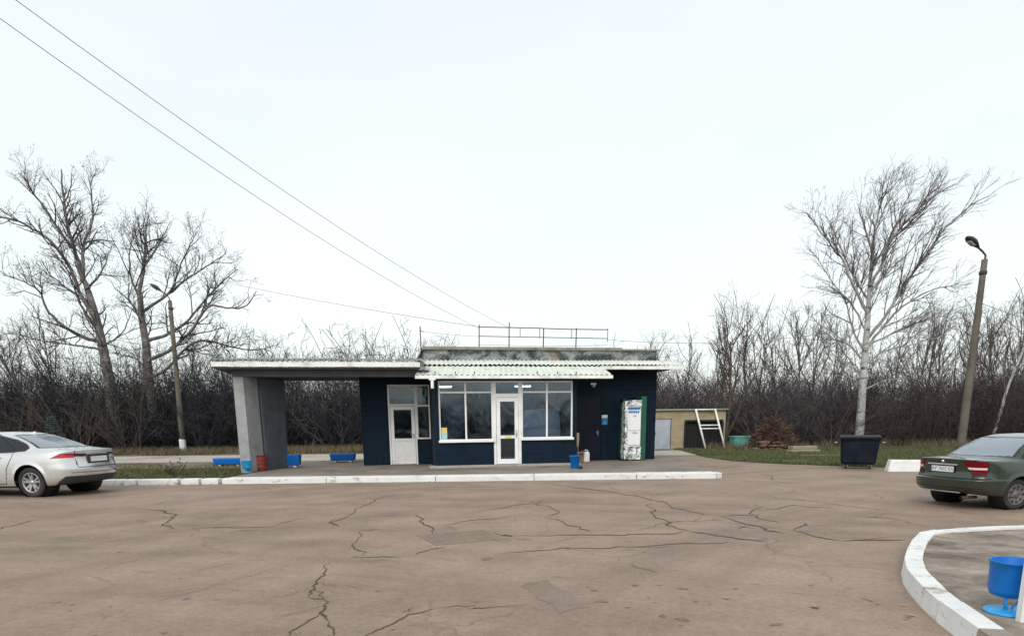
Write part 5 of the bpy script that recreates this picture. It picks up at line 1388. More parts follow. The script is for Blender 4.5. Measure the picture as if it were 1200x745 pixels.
# shrink-wrapped vending cabinet, with a green panel beside it
cb = placed('vending_cabinet', 'tall white vending cabinet wrapped in crumpled clear film against the dark wall', 'vending cabinet', 9.31, -.38, Z0); cb.scale = (.90, 1, 1)
mb = MB(); mb.box(-.33, .33, -.30, .33, .08, 2.02); mb.build('cabinet_body', M['green_paint'], cb, bevel=.015)
mb = MB(); mb.box(-.24, .325, -.306, -.299, .09, 2.01); mb.build('front_panel', M['white_pvc'], cb)
mb = MB(); mb.box(-.20, .30, -.318, -.307, 1.76, 1.84); mb.build('header_band', M['print_blue'], cb)
mb = MB()
for i, (x0, x1) in enumerate(((-.18, -.13), (-.11, -.05), (-.03, .02), (.04, .10), (.12, .17), (.19, .25))): mb.box(x0, x1, -.316, -.307, 1.64, 1.72)
mb.build('header_print', M['print_blue'], cb)
for x0, x1, z0, z1 in ((-.23, .32, 1.04, 1.055), (-.23, .32, .54, .555), (.02, .14, 1.52, 1.56), (0, .2, .95, .99)):
    mb = MB(); mb.box(x0, x1, -.316, -.307, z0, z1); mb.build('printed_line', M['print_grey'], cb)
nx_, nz_ = 26, 60
qf = np.random.default_rng(12); V = []; Fq = []
wv = qf.uniform(0, 6.28, 12)
per = [(-.35, .34), (-.35, -.32), (-.14, -.33)]
def film_strip(px0, px1, z0, z1, n1, n2, amp, seed):
    q_ = np.random.default_rng(seed); k0 = len(V)
    for j in range(n2 + 1):
        for i in range(n1 + 1):
            f = i / n1; x = px0[0] + (px1[0] - px0[0]) * f; y = px0[1] + (px1[1] - px0[1]) * f
            V.append((x + q_.normal(0, amp) - (.012 if px0[0] == px1[0] else 0), y + q_.normal(0, amp) - (.012 if px0[0] != px1[0] else 0), z0 + (z1 - z0) * j / n2))
    for j in range(n2):
        for i in range(n1): a = k0 + j * (n1 + 1) + i; Fq.append((a, a + 1, a + n1 + 2, a + n1 + 1))
film_strip((-.345, -.05), (-.345, -.32), .06, 2.05, 3, 24, .010, 1)
film_strip((-.335, -.325), (-.22, -.325), .06, 2.05, 3, 24, .010, 2)
film_strip((-.21, -.33), (.34, -.33), .04, .50, 7, 7, .014, 3)
film_strip((-.21, -.33), (.34, -.33), 1.88, 2.08, 10, 6, .012, 4)
mb = MB(); mb.add(V, Fq, 0, False); fo = mb.build('film_wrap', M['film'], cb, fix=False); sm_ = fo.modifiers.new('thickness', 'SOLIDIFY'); sm_.thickness = .003
mb = MB(); mb.box(-.36, -.2, -.2, .2, 2.03, 2.12); mb.box(-.1, .2, -.15, .15, 2.03, 2.09); mb.box(-.3, .33, -.26, .3, .0, .078); mb.build('plinth', M['black_plastic'], cb)
gp = placed('green_locker', 'narrow bottle-green metal locker standing upright beside the wrapped vending cabinet', 'locker', 9.70, -.40, Z0)
mb = MB(); mb.box(-.09, .10, -.30, .37, 0.0, 2.20); mb.build('locker_body', M['green_paint'], gp, bevel=.012)
mb = MB(); mb.box(-.05, -.03, -.315, -.301, .15, 2.1); mb.box(.045, .06, -.315, -.301, .15, 2.1); mb.build('rib', M['green_paint'], gp)
# notice on the service door
nt_ = placed('door_notice', 'small blue notice with a white heading on the dark service door', 'notice', 8.50, -.012, 1.40)
mb = MB(); mb.box(-.11, .11, -.004, .004, .0, .23); mb.build('blue_sheet', M['print_blue'], nt_)
mb = MB(); mb.box(-.11, .10, -.004, .004, .235, .34); mb.build('white_sheet', M['paper'], nt_)
mb = MB(); mb.lathe([(0, 0), (.035, 0), (.035, .004), (0, .004)], 16, (0, -.008, .165), 'y'); mb.add([(-.03, -.007, .12), (.03, -.007, .12), (.075, -.007, .02), (-.075, -.007, .02)], [(0, 1, 2, 3)])
mb.build('figure_print', M['sky_paint'], nt_)
# blue bucket, broom, box, canister by the bay corner
pb_ = on_ground(675, 549, .149); root = empty('blue_bucket', (pb_.x - .02, pb_.y + .17, .149), .3, 'blue plastic bucket standing by the right corner of the glazed bay', 'bucket')
mb = MB(); mb.lathe([(.0, .0), (.115, .0), (.122, .01), (.158, .36), (.17, .365), (.17, .385), (.155, .385), (.118, .03), (.0, .025)], 32); mb.build('bucket_body', M['blue_paint'], root)
mb = MB(); mb.tube([(.165 * math.cos(a), .165 * math.sin(a) * .3 - .10 * math.sin(a), .375 - .1 * math.sin(a)) for a in np.linspace(0, math.pi, 12)], .006, 6); mb.build('handle', M['metal'], root)
mb = MB()
mb.add([(.02, -.19, .0), (.17, -.17, .0), (.19, -.02, .0), (.05, -.05, .0), (.05, -.17, .10), (.14, -.15, .12), (.15, -.05, .11), (.06, -.08, .09)], [(0, 3, 2, 1), (4, 5, 6, 7), (0, 1, 5, 4), (1, 2, 6, 5), (2, 3, 7, 6), (3, 0, 4, 7)])
o = mb.build('black_rag', M['black_plastic'], bevel=.03); o.location = (pb_.x + .02, pb_.y + .02, .149); tag(o, 'crumpled black rag on the pavement against the blue bucket', 'rag')
br_ = placed('straw_broom', 'straw broom stood head up against the corner of the bay', 'broom', 7.16, -1.5, Z0)
mb = MB(); mb.tube([(0, 0, 0), (-.05, .02, .52)], .013, 8); mb.build('broom_stick', M['wood'], br_)
mb = MB(); V = []
for f, w, t in ((0, .018, .018), (.25, .05, .03), (.6, .09, .035), (1, .12, .035)):
    for k in range(12): V.append((-.05 - .07 * f + math.cos(k * math.pi / 6) * w, .02 + .02 * f + math.sin(k * math.pi / 6) * t, .50 + .50 * f + .02 * math.sin(k * 2.3)))
mb.add(V, [(i * 12 + k, i * 12 + (k + 1) % 12, i * 12 + 12 + (k + 1) % 12, i * 12 + 12 + k) for i in range(3) for k in range(12)] + [tuple(range(12)), tuple(range(36, 48))], 0, True); mb.build('broom_head', M['straw'], br_)
o = placed('cardboard_box', 'reddish brown open cardboard box between the bay corner and the white canister', 'box', 7.28, -.85, Z0, .3)
mb = MB(); mb.box(-.16, .16, -.13, -.12, 0, .36); mb.box(-.16, .16, .12, .13, 0, .36); mb.box(-.16, -.15, -.12, .12, 0, .36); mb.box(.15, .16, -.12, .12, 0, .36); mb.box(-.15, .15, -.12, .12, 0, .012); mb.build('carton', M['card'], o)
mb = MB(); mb.add([(-.16, -.132, .36), (.16, -.132, .36), (.16, -.2, .30), (-.16, -.2, .30)], [(0, 1, 2, 3)]); mb.add([(.162, -.13, .36), (.162, .13, .36), (.24, .13, .40), (.24, -.13, .40)], [(0, 1, 2, 3)]); f_ = mb.build('flap', M['card'], o); f_.modifiers.new('thickness', 'SOLIDIFY').thickness = .006
o = placed('white_canister', 'white plastic canister standing right of the cardboard box by the service door', 'canister', 7.60, -.78, Z0, -.2)
mb = MB(); hull(mb, [(.10, -.08, .08, 0), (.12, -.10, .10, .02), (.12, -.10, .10, .30), (.08, -.06, .06, .36)]); mb.tube([(-.06, 0, .35), (-.06, 0, .41), (.04, 0, .41), (.07, 0, .35)], .014, 8); mb.build('canister_body', M['white_pvc'], o, bevel=.01)
mb = MB(); mb.lathe([(0, .39), (.03, .39), (.03, .43), (0, .43)], 14, (.085, 0, -.03)); mb.build('cap', M['print_blue'], o)
# ================================================================== cars
def pchip(x, y, xi):
    x = np.asarray(x, float); y = np.asarray(y, float); h = np.diff(x); d = np.diff(y) / h; m = np.zeros_like(y)
    for i in range(1, len(x) - 1):
        if d[i - 1] * d[i] > 0: m[i] = 2 * d[i - 1] * d[i] / (d[i - 1] + d[i])
    m[0], m[-1] = d[0], d[-1]
    i = np.clip(np.searchsorted(x, xi) - 1, 0, len(h) - 1); t = (xi - x[i]) / h[i]
    return (y[i] * (2 * t ** 3 - 3 * t ** 2 + 1) + m[i] * h[i] * (t ** 3 - 2 * t ** 2 + t) + y[i + 1] * (-2 * t ** 3 + 3 * t ** 2) + m[i + 1] * h[i] * (t ** 3 - t ** 2))
def body_surface(K, NI=24, NA=900):
    K = np.array(K, float); kn = np.arange(len(K)); T = np.linspace(0, len(K) - 1, (len(K) - 1) * NI + 1)
    c = {n: pchip(kn, K[:, i], T) for i, n in enumerate(('xr', 'zr', 'w', 'zs', 'xf', 'zf', 'p', 'q'))}
    S = np.zeros((len(T), NA, 3))
    ph = np.linspace(-math.pi, math.pi, 4001)
    for i in range(len(T)):
        xr, zr, w, zs, xf, zf, p, q = (c[n][i] for n in ('xr', 'zr', 'w', 'zs', 'xf', 'zf', 'p', 'q'))
        a = (xf - xr) / 2; xc = (xf + xr) / 2
        u = np.sign(np.cos(ph)) * np.abs(np.cos(ph)) ** (2 / p); v = np.sign(np.sin(ph)) * np.abs(np.sin(ph)) ** (2 / q)
        x = a * u; y = w * v; s_ = np.concatenate([[0], np.cumsum(np.hypot(np.diff(x), np.diff(y)))])
        tq = np.linspace(0, s_[-1], NA + 1)[:-1]
        uu = np.interp(tq, s_, u); yy = np.interp(tq, s_, y)
        k_ = np.abs(uu) ** 3.5; z = zs + (np.where(uu < 0, zr, zf) - zs) * k_
        S[i, :, 0] = xc + a * uu; S[i, :, 1] = yy; S[i, :, 2] = z
    return S, T
def polydist(P, poly):
    """signed distance (negative inside) of 2-D points to a polygon"""
    poly = np.asarray(poly, float); d = np.full(len(P), 1e9); ins = np.zeros(len(P), bool); n = len(poly)
    for i in range(n):
        a, b = poly[i], poly[(i + 1) % n]; e = b - a; w = P - a
        t = np.clip((w @ e) / (e @ e + 1e-12), 0, 1); d = np.minimum(d, np.linalg.norm(w - t[:, None] * e, axis=1))
        c_ = ((a[1] > P[:, 1]) != (b[1] > P[:, 1])) & (P[:, 0] < (b[0] - a[0]) * (P[:, 1] - a[1]) / (b[1] - a[1] + 1e-12) + a[0]); ins ^= c_
    return np.where(ins, -d, d)

def paint(name, c, metal, rough, dirt, flake=.08):
    k = NT(name)
    col = k.ramp(k.noise(.8, 3), [(.3, tuple(x * (1 - flake) for x in c)), (.7, tuple(min(1, x * (1 + flake)) for x in c))])
    sep = k.n('ShaderNodeSeparateXYZ'); k.l(k.tc.outputs['Object'], sep.inputs[0])
    splash = k.math('ADD', sep.outputs[2], k.math('MULTIPLY', k.noise(3.5, 5, .7), .38))     # road dirt thrown up over the sills
    f = k.ramp(splash, [(.36, (.75,) * 3), (.74, (.0,) * 3)])
    col = k.mix(f, col, dirt)
    k.col(col); k.set(Metallic=metal, Roughness=rough)
    k.b.inputs['Coat Weight'].default_value = .8; k.b.inputs['Coat Roughness'].default_value = .06
    k.l(k.math('ADD', rough, k.math('MULTIPLY', f, .4)), k.b.inputs['Roughness'])
    return k.m
def shiny(name, c, rough=.06, ior=1.6, spec=.5, metal=0):
    k = NT(name); k.col(c); k.set(Roughness=rough, IOR=ior, Metallic=metal); k.b.inputs['Specular IOR Level'].default_value = spec; return k.m
M['silver_paint'] = paint('silver_car_paint', (.63, .645, .66), .6, .24, (.30, .25, .20))
M['green_car'] = paint('dark_green_car_paint', (.040, .056, .043), .6, .25, (.075, .065, .054))
M['tint'] = shiny('tinted_car_glass', (.008, .012, .018), .03, 1.5, .4)
M['pale_tint'] = shiny('sky_dusty_rear_glass', (.16, .20, .24), .10, 2.3)  # pale blue base paints in reflected sky along with dust
M['trim_black'] = shiny('black_window_trim', (.008, .008, .009), .25)
M['red_lens'] = shiny('red_lamp_lens', (.15, .002, .007), .12, 1.5, .25)
M['bright_lens'] = shiny('bright_red_lens', (.42, .008, .03), .08, 1.6)
M['maroon_lens'] = shiny('maroon_lamp_lens', (.075, .003, .007), .15, 1.5, .25)
M['dark_lens'] = shiny('smoked_lamp_lens', (.035, .012, .014), .08, 1.6)
M['clear_lens'] = shiny('clear_lamp_lens', (.62, .60, .58), .1, 1.6)
M['amber_lens'] = shiny('amber_lamp_lens', (.45, .16, .06), .1, 1.6)
M['chrome'] = shiny('chrome_strip', (.75, .76, .77), .12, 1.5, .5, 1.0)
M['alloy'] = mat('grey_alloy', (.42, .43, .45), .35, .15, 8, .03, metal=.8)
M['plate_white'] = mat('white_plate', (.74, .75, .77), .4, .03, 5, 0)
M['plate_ink'] = mat('black_plate_letters', (.02, .02, .025), .5, .03, 5, 0)
M['seam'] = mat('body_seam', (.006, .006, .007), .9, .1, 5, 0)

def wheel(parent, x, y, r, wd, style):
    s_ = 1 if y > 0 else -1
    mb = MB(); h = wd / 2
    mb.lathe([(r * .66, -h * .85), (r * .80, -h), (r * .93, -h * .95), (r * .985, -h * .78), (r, -h * .55), (r, h * .55), (r * .985, h * .78), (r * .93, h * .95), (r * .80, h), (r * .66, h * .85), (r * .64, 0), (r * .66, -h * .85)], 44, (0, 0, 0), 'y')
    w = mb.build('wheel', M['rubber'], parent); w.location = (x, y, r)
    mb = MB(); f = s_ * h
    ys = lambda d: s_ * (h - d)
    mb.lathe([(r * .675, ys(.012)), (r * .655, ys(.008)), (r * .61, ys(.02)), (r * .59, ys(.06)), (r * .58, ys(wd * .8))], 44, (0, 0, 0), 'y')
    if style == 'spokes':
        for k in range(5):
            for dlt in (-.17, .17):
                a = 2 * math.pi * k / 5 + .3; b_ = a + dlt * 1.35
                p0 = (math.cos(a + dlt * .5) * r * .14, math.sin(a + dlt * .5) * r * .14); p1 = (math.cos(b_) * r * .63, math.sin(b_) * r * .63)
                d = Vector((p1[0] - p0[0], p1[1] - p0[1])).normalized(); n_ = Vector((-d.y, d.x))
                V = []
                for (p, wv_, dep) in ((p0, .028, .035), (p1, .017, .02)):
                    for sg in (-1, 1):
                        V += [(p[0] + n_.x * wv_ * sg, ys(dep), p[1] + n_.y * wv_ * sg), (p[0] + n_.x * wv_ * sg * 1.3, ys(dep + .04), p[1] + n_.y * wv_ * sg * 1.3)]
                mb.add(V, [(0, 2, 6, 4), (0, 4, 5, 1), (2, 3, 7, 6), (1, 5, 7, 3), (0, 1, 3, 2), (4, 6, 7, 5)])
        mb.lathe([(0, ys(.025)), (r * .12, ys(.027)), (r * .17, ys(.045)), (r * .17, ys(.1))], 20, (0, 0, 0), 'y')
    else:
        mb.lathe([(0, ys(.012)), (r * .16, ys(.014)), (r * .2, ys(.03)), (r * .36, ys(.036)), (r * .40, ys(.02)), (r * .60, ys(.022)), (r * .64, ys(.02))], 44, (0, 0, 0), 'y')
    if style != 'spokes':
        for k in range(9):
            a = 2 * math.pi * k / 9; mb.lathe([(0, ys(.0165)), (.026, ys(.0165)), (.026, ys(.03))], 12, (math.cos(a) * r * .50, 0, math.sin(a) * r * .50), 'y', 1)
        for k in range(5):
            a = 2 * math.pi * k / 5; mb.lathe([(0, ys(.028)), (.014, ys(.028)), (.014, ys(.04))], 10, (math.cos(a) * r * .28, 0, math.sin(a) * r * .28), 'y', 1)
    mb.build('rim', [M['alloy'] if style == 'spokes' else M['hub'], M['black_plastic']], w)
    if style == 'spokes':
        mb = MB(); mb.lathe([(0, ys(.075)), (r * .58, ys(.075))], 30, (0, 0, 0), 'y'); mb.build('brake_disc', M['black_plastic'], w)
    return w
M['hub'] = mat('dusty_wheel_cover', (.17, .165, .16), .55, .25, 8, .05, metal=.4, dirt=(.10, .085, .07))

def car(name, label, K, classes, bodymat, wheels, arches, extras, seams, plate, glass_in=.004):
    """classes: list of (part name, material, test(C, N, t), inset, group by side); faces the tests do not claim stay body"""
    root = empty(name, (0, 0, 0), 0, label, 'car')
    S, T = body_surface(K)
    nr, na, _ = S.shape
    V = S.reshape(-1, 3)
    du = np.roll(S, -1, 1) - np.roll(S, 1, 1); dv = np.gradient(S, axis=0)
    Nn = np.cross(du, dv); Nn /= (np.linalg.norm(Nn, axis=-1, keepdims=True) + 1e-9); Nn = Nn.reshape(-1, 3)
    if (Nn[(nr // 3) * na + na // 4] @ (V[(nr // 3) * na + na // 4] - np.array([0, 0, .5]))) < 0: Nn = -Nn
    # wheel-arch lips swell outwards a little
    for x0, z0, R_ in arches:
        d = np.hypot(V[:, 0] - x0, V[:, 2] - z0); g = np.exp(-((d - R_) / .05) ** 2) * (np.abs(V[:, 1]) > .5) * (V[:, 2] < z0 + R_ * 1.3)
        V = V + np.stack([0 * g, np.sign(V[:, 1]) * g * .014, 0 * g], -1)
    ii = np.arange(nr - 1)[:, None] * na; jj = np.arange(na)[None, :]; j2 = (jj + 1) % na
    Fq = np.stack([ii + jj, ii + j2, ii + na + j2, ii + na + jj], -1).reshape(-1, 4)
    C = V[Fq].mean(1); CN = Nn[Fq].mean(1); tq = np.repeat((T[:-1] + T[1:]) / 2, na)
    lab = np.zeros(len(Fq), int); alive = np.ones(len(Fq), bool)
    for x0, z0, R_ in arches: alive &= ~((np.hypot(C[:, 0] - x0, C[:, 2] - z0) < R_) & (np.abs(C[:, 1]) > .45) & (np.abs(CN[:, 1]) > .25))
    for k, (nm, m, test, inset) in enumerate(classes): lab = np.where((lab == 0) & test(C, CN, tq), k + 1, lab)
    sm_ = np.zeros(len(Fq), int)
    for test in seams: sm_ |= test(C, CN, tq).astype(int)
    lamp_ids = [k + 1 for k, c_ in enumerate(classes) if 'light' in c_[0]]; sm_[np.isin(lab, lamp_ids)] = 0
    def part(nm, mask, mats, parent, mi=None, inset=0.0):
        if not mask.any(): return None
        f = Fq[mask]; u, inv = np.unique(f, return_inverse=True); v = V[u] - Nn[u] * inset
        me = np_mesh(nm, v, inv.reshape(f.shape), mats, True, mi=mi[mask] if mi is not None else None)
        return link(nm, me, parent)
    body = part('body', alive & (lab == 0), [bodymat, M['seam']], root, sm_)
    for k, (nm, m, test, inset) in enumerate(classes):
        mk = alive & (lab == k + 1)
        if nm.endswith('*'):                         # one part on each side
            for sd_ in (1, -1): part(nm[:-1], mk & (np.sign(C[:, 1]) == sd_), [m, M['seam']], root, sm_, inset)
        else: part(nm, mk, [m, M['seam']], root, sm_, inset)
    mb = MB(); mb.add([tuple(p) for p in S[0]], [tuple(range(na))]); mb.build('underbody', M['black_plastic'], root)
    rt = MB(); rt.add([tuple(p) for p in V.reshape(nr, na, 3)[-1]], [tuple(range(na))], 0, True); rt.build('roof_panel', bodymat, root)
    for x0, z0, R_ in arches:
        for sd_ in (-1, 1):
            mb = MB(); yo = sd_ * (K[3][2] - .055)
            mb.lathe([(0, sd_ * .50), (R_ - .004, sd_ * .50), (R_ - .004, yo)], 36, (x0, 0, z0), 'y'); mb.build('wheel_arch', M['black_plastic'], root)
    for w in wheels: wheel(root, *w)
    extras(root)
    return root
def side(poly, ymin=.45):
    return lambda C, N, t: (polydist(C[:, [0, 2]], poly) < 0) & (np.abs(C[:, 1]) > ymin) & (np.abs(N[:, 1]) > .35)
def line_seam(pts, wd=.0085, ymin=.5):
    def f(C, N, t):
        P = C[:, [0, 2]]; d = np.full(len(P), 1e9)
        for a, b in zip(pts[:-1], pts[1:]):
            a = np.array(a); e = np.array(b) - a; u = np.clip(((P - a) @ e) / (e @ e), 0, 1); d = np.minimum(d, np.linalg.norm(P - a - u[:, None] * e, axis=1))
        return (d < wd) & (np.abs(C[:, 1]) > ymin) & (np.abs(N[:, 1]) > .4)
    return f

# ---- silver fastback saloon on the left
KA = [ # xr   zr    w    zs    xf    zf    p  q
 (-2.12, .27, .78, .20, 2.10, .22, 9, 2.7), (-2.33, .31, .885, .235, 2.26, .27, 10, 2.7), (-2.455, .47, .925, .42, 2.36, .42, 11, 2.7), (-2.475, .62, .93, .58, 2.37, .56, 11, 2.7),
 (-2.44, .79, .925, .745, 2.33, .68, 11, 2.7), (-2.43, .93, .91, .885, 2.24, .79, 11, 2.7), (-2.44, 1.035, .885, .955, 2.05, .87, 11, 2.7), (-2.30, 1.06, .868, .975, 1.70, .94, 10, 2.8),
 (-1.93, 1.105, .845, .995, 1.22, 1.00, 8, 3.0), (-1.45, 1.245, .745, 1.22, .70, 1.235, 6, 3.2), (-.98, 1.372, .635, 1.38, .20, 1.395, 5, 3.2), (-.65, 1.432, .53, 1.438, .02, 1.445, 4.5, 3), (-.4, 1.462, .22, 1.464, -.1, 1.465, 4, 2.6)]
winA = [(.98, 1.015), (.55, 1.235), (.2, 1.345), (-.25, 1.375), (-.65, 1.345), (-1.02, 1.265), (-1.28, 1.165), (-1.36, 1.10), (-1.30, 1.055), (-.9, 1.025), (0, 1.005)]
inA = side(winA, .5)
trimA = lambda C, N, t: (polydist(C[:, [0, 2]], winA) < .028) & (np.abs(C[:, 1]) > .5) & (np.abs(N[:, 1]) > .3)
rearA = lambda C, N, t: (C[:, 0] < -.86) & (C[:, 2] > 1.11) & (C[:, 2] < 1.385) & (np.abs(C[:, 1]) < .70 - (C[:, 2] - 1.11) * .62) & (N[:, 0] < -.12) & (np.abs(N[:, 1]) < .72)
rearA_trim = lambda C, N, t: (C[:, 0] < -.83) & (C[:, 2] > 1.095) & (C[:, 2] < 1.40) & (np.abs(C[:, 1]) < .73 - (C[:, 2] - 1.11) * .62) & (N[:, 0] < -.10) & (np.abs(N[:, 1]) < .75)
frontA = lambda C, N, t: (C[:, 0] > .1) & (C[:, 2] > 1.01) & (C[:, 2] < 1.40) & (np.abs(C[:, 1]) < .72 - (C[:, 2] - 1.01) * .45) & (N[:, 0] > .2)
tailA = lambda C, N, t: (C[:, 0] < -1.93) & (C[:, 2] > .885 - .05 * (C[:, 0] + 2.4)) & (C[:, 2] < .885 + .095 * np.clip((-1.93 - C[:, 0]) / .22, 0, 1) - .03 * np.clip((C[:, 0] + 2.2) / .3, 0, 1)) & (np.abs(C[:, 1]) > .62)
tailA2 = lambda C, N, t: (C[:, 0] < -2.2) & (C[:, 2] > .90) & (C[:, 2] < .965) & (np.abs(C[:, 1]) > .34) & (np.abs(C[:, 1]) <= .62) & (N[:, 0] < -.3)
tailA3 = lambda C, N, t: (C[:, 0] < -2.2) & (C[:, 2] > .855) & (C[:, 2] <= .90) & (np.abs(C[:, 1]) > .40) & (np.abs(C[:, 1]) < .74) & (N[:, 0] < -.3)
bumpA = lambda C, N, t: (C[:, 2] < .255) | ((C[:, 0] < -1.85) & (C[:, 2] < .47) & (C[:, 2] < .47 + .75 * np.minimum(0, -2.22 - C[:, 0]))) 
headA = lambda C, N, t: (C[:, 0] > 1.75) & (C[:, 2] > .66) & (C[:, 2] < .78 + .1 * (2.3 - C[:, 0])) & (np.abs(C[:, 1]) > .42)
grilA = lambda C, N, t: (C[:, 0] > 2.1) & (C[:, 2] > .52) & (C[:, 2] < .72) & (np.abs(C[:, 1]) < .40)
doorRA = [(-.05, .30), (-.10, 1.40), (-.55, 1.40), (-1.02, 1.10), (-1.02, .92), (-.86, .66), (-.78, .30)]
doorFA = [(-.06, .30), (-.11, 1.40), (.4, 1.40), (1.06, 1.0), (1.08, .62), (1.02, .30)]
lidA = lambda C, N, t: (C[:, 0] < -1.86) & (np.abs(C[:, 1]) < .60) & (C[:, 2] > .66)
MA_ = M['silver_paint']
def extrasA(root):
    for sd_ in (-1, 1):
        for x in (-.62, .30):
            mb = MB(); mb.tube([(x - .12, sd_ * .915, .895), (x - .09, sd_ * .955, .897), (x + .09, sd_ * .955, .892), (x + .12, sd_ * .92, .888)], .014, 8); mb.build('door_handle', M['chrome'], root)
        mb = MB(); hull(mb, [(.06, -.10, .10, -.07), (.09, -.12, .12, 0), (.07, -.11, .11, .07)]); m_ = mb.build('mirror', MA_, root, bevel=.02); m_.location = (.80, sd_ * .98, 1.03)
        mb = MB(); mb.tube([(.80, sd_ * .80, 1.0), (.80, sd_ * .92, 1.01)], .03, 8); mb.build('mirror_arm', M['black_plastic'], m_).matrix_parent_inverse = Matrix.Translation((-.80, -sd_ * .98, -1.03))
    mb = MB(); mb.add([(-.92, -.02, 1.375), (-.92, .02, 1.375), (-.70, .022, 1.415), (-.70, -.022, 1.415), (-.90, 0, 1.47)], [(0, 1, 4), (1, 2, 4), (2, 3, 4), (3, 0, 4), (0, 3, 2, 1)]); mb.build('roof_fin', MA_, root)
    mb = MB(); mb.box(-.012, .012, -.26, .26, -.058, .058); pl = mb.build('number_plate', M['plate_white'], root, bevel=.004); pl.location = (-2.455, 0, .83)
    mb = MB(); mb.box(-.004, .004, -.34, .34, -.10, .10); pr_ = mb.build('plate_recess', M['dark_grey'], root); pr_.location = (-2.447, 0, .835)
    mb = MB(); mb.tube([(-2.462, -.55, .905), (-2.47, -.3, .925), (-2.474, 0, .93), (-2.47, .3, .925), (-2.462, .55, .905)], .012, 6); mb.build('boot_strip', M['trim_black'], root)
carA = car('silver_car', 'silver fastback saloon car parked at the left edge, facing left', KA,
  [('side_window*', M['tint'], inA, .004), ('window_trim*', M['trim_black'], trimA, .0), ('rear_window', M['pale_tint'], rearA, .003), ('rear_window_trim', M['trim_black'], rearA_trim, 0), ('windscreen', M['tint'], frontA, .003),
   ('tail_light*', M['bright_lens'], tailA, -.004), ('tail_light*', M['dark_lens'], tailA2, -.002), ('reversing_light*', M['clear_lens'], tailA3, -.001), ('bumper_skirt', M['dark_grey'], bumpA, .004), ('headlight*', M['clear_lens'], headA, -.003), ('grille', M['black_plastic'], grilA, .01),
   ('rear_door*', MA_, side(doorRA, .5), 0), ('front_door*', MA_, side(doorFA, .5), 0), ('boot_lid', MA_, lidA, 0)],
  MA_, [(-1.40, .80, .335, .225, 'spokes'), (-1.40, -.80, .335, .225, 'spokes'), (1.41, .80, .335, .225, 'spokes'), (1.41, -.80, .335, .225, 'spokes')],
  [(-1.40, .345, .395), (1.41, .345, .395)], extrasA,
  [line_seam(doorRA + doorRA[:1]), line_seam(doorFA + doorFA[:1]), lambda C, N, t: (np.abs(np.abs(C[:, 1]) - .60) < .0085) & (C[:, 0] < -1.86) & (C[:, 2] > .66), lambda C, N, t: (np.abs(C[:, 2] - .66) < .006) & (np.abs(C[:, 1]) < .60) & (C[:, 0] < -2), lambda C, N, t: (np.abs(C[:, 2] - .545) < .0062) & (C[:, 0] < -2.3)], None)
wn = on_ground(41, 582.5); wf = on_ground(99, 573)
hdA = math.radians(180 - 8.0)
carA.rotation_euler.z = hdA
def put_car(o, wheel_local, world_xy):
    a = o.rotation_euler.z; x, y = wheel_local[0] * o.scale.x, wheel_local[1] * o.scale.y
    o.location = (world_xy[0] - (x * math.cos(a) - y * math.sin(a)), world_xy[1] - (x * math.sin(a) + y * math.cos(a)), .004)
put_car(carA, (-1.40, .80 + .06), (wn.x, wn.y))

# ---- dark green saloon on the right
KB = [
 (-1.92, .29, .72, .20, 1.88, .22, 9, 2.7), (-2.13, .33, .815, .235, 2.06, .26, 10, 2.7), (-2.265, .44, .845, .40, 2.15, .40, 11, 2.6), (-2.285, .575, .85, .545, 2.17, .54, 11, 2.6),
 (-2.215, .615, .85, .60, 2.13, .60, 11, 2.7), (-2.185, .74, .845, .75, 2.08, .69, 11, 2.8), (-2.215, .962, .825, .865, 1.95, .77, 11, 2.8), (-2.02, .985, .805, .90, 1.55, .87, 10, 2.8),
 (-1.66, 1.0, .785, .925, 1.10, .93, 8, 3.0), (-1.27, 1.19, .69, 1.165, .62, 1.17, 6, 3.2), (-.90, 1.335, .59, 1.345, .18, 1.355, 5, 3.2), (-.62, 1.392, .49, 1.40, .0, 1.405, 4.5, 3), (-.4, 1.423, .2, 1.425, -.1, 1.427, 4, 2.6)]
winB = [(.90, .95), (.5, 1.17), (.2, 1.30), (-.25, 1.325), (-.72, 1.30), (-1.0, 1.16), (-1.22, .985), (-1.15, .955), (0, .94)]
inB = side(winB, .45)
trimB = lambda C, N, t: (polydist(C[:, [0, 2]], winB) < .022) & (np.abs(C[:, 1]) > .45) & (np.abs(N[:, 1]) > .3)
rearB = lambda C, N, t: (C[:, 0] < -.80) & (C[:, 2] > 1.02) & (C[:, 2] < 1.345) & (np.abs(C[:, 1]) < .665 - (C[:, 2] - 1.02) * .42) & (N[:, 0] < -.2) & (np.abs(N[:, 1]) < .72)
rearB_trim = lambda C, N, t: (C[:, 0] < -.78) & (C[:, 2] > 1.003) & (C[:, 2] < 1.362) & (np.abs(C[:, 1]) < .69 - (C[:, 2] - 1.02) * .42) & (N[:, 0] < -.17) & (np.abs(N[:, 1]) < .75)
frontB = lambda C, N, t: (C[:, 0] > .1) & (C[:, 2] > .94) & (C[:, 2] < 1.36) & (np.abs(C[:, 1]) < .68 - (C[:, 2] - .94) * .42) & (N[:, 0] > .2)
tB = lambda C: (C[:, 0] < -1.97) & (np.abs(C[:, 1]) > .50 + .12 * np.clip((.80 - C[:, 2]) / .2, 0, 1) - .06 * np.clip((C[:, 2] - .8) / .1, 0, 1)) & (C[:, 2] > .655) & (C[:, 2] < .925)
tailB_c = lambda C, N, t: tB(C) & (C[:, 2] > .770) & (C[:, 2] < .812) & (np.abs(C[:, 1]) < .78)
tailB = lambda C, N, t: tB(C)
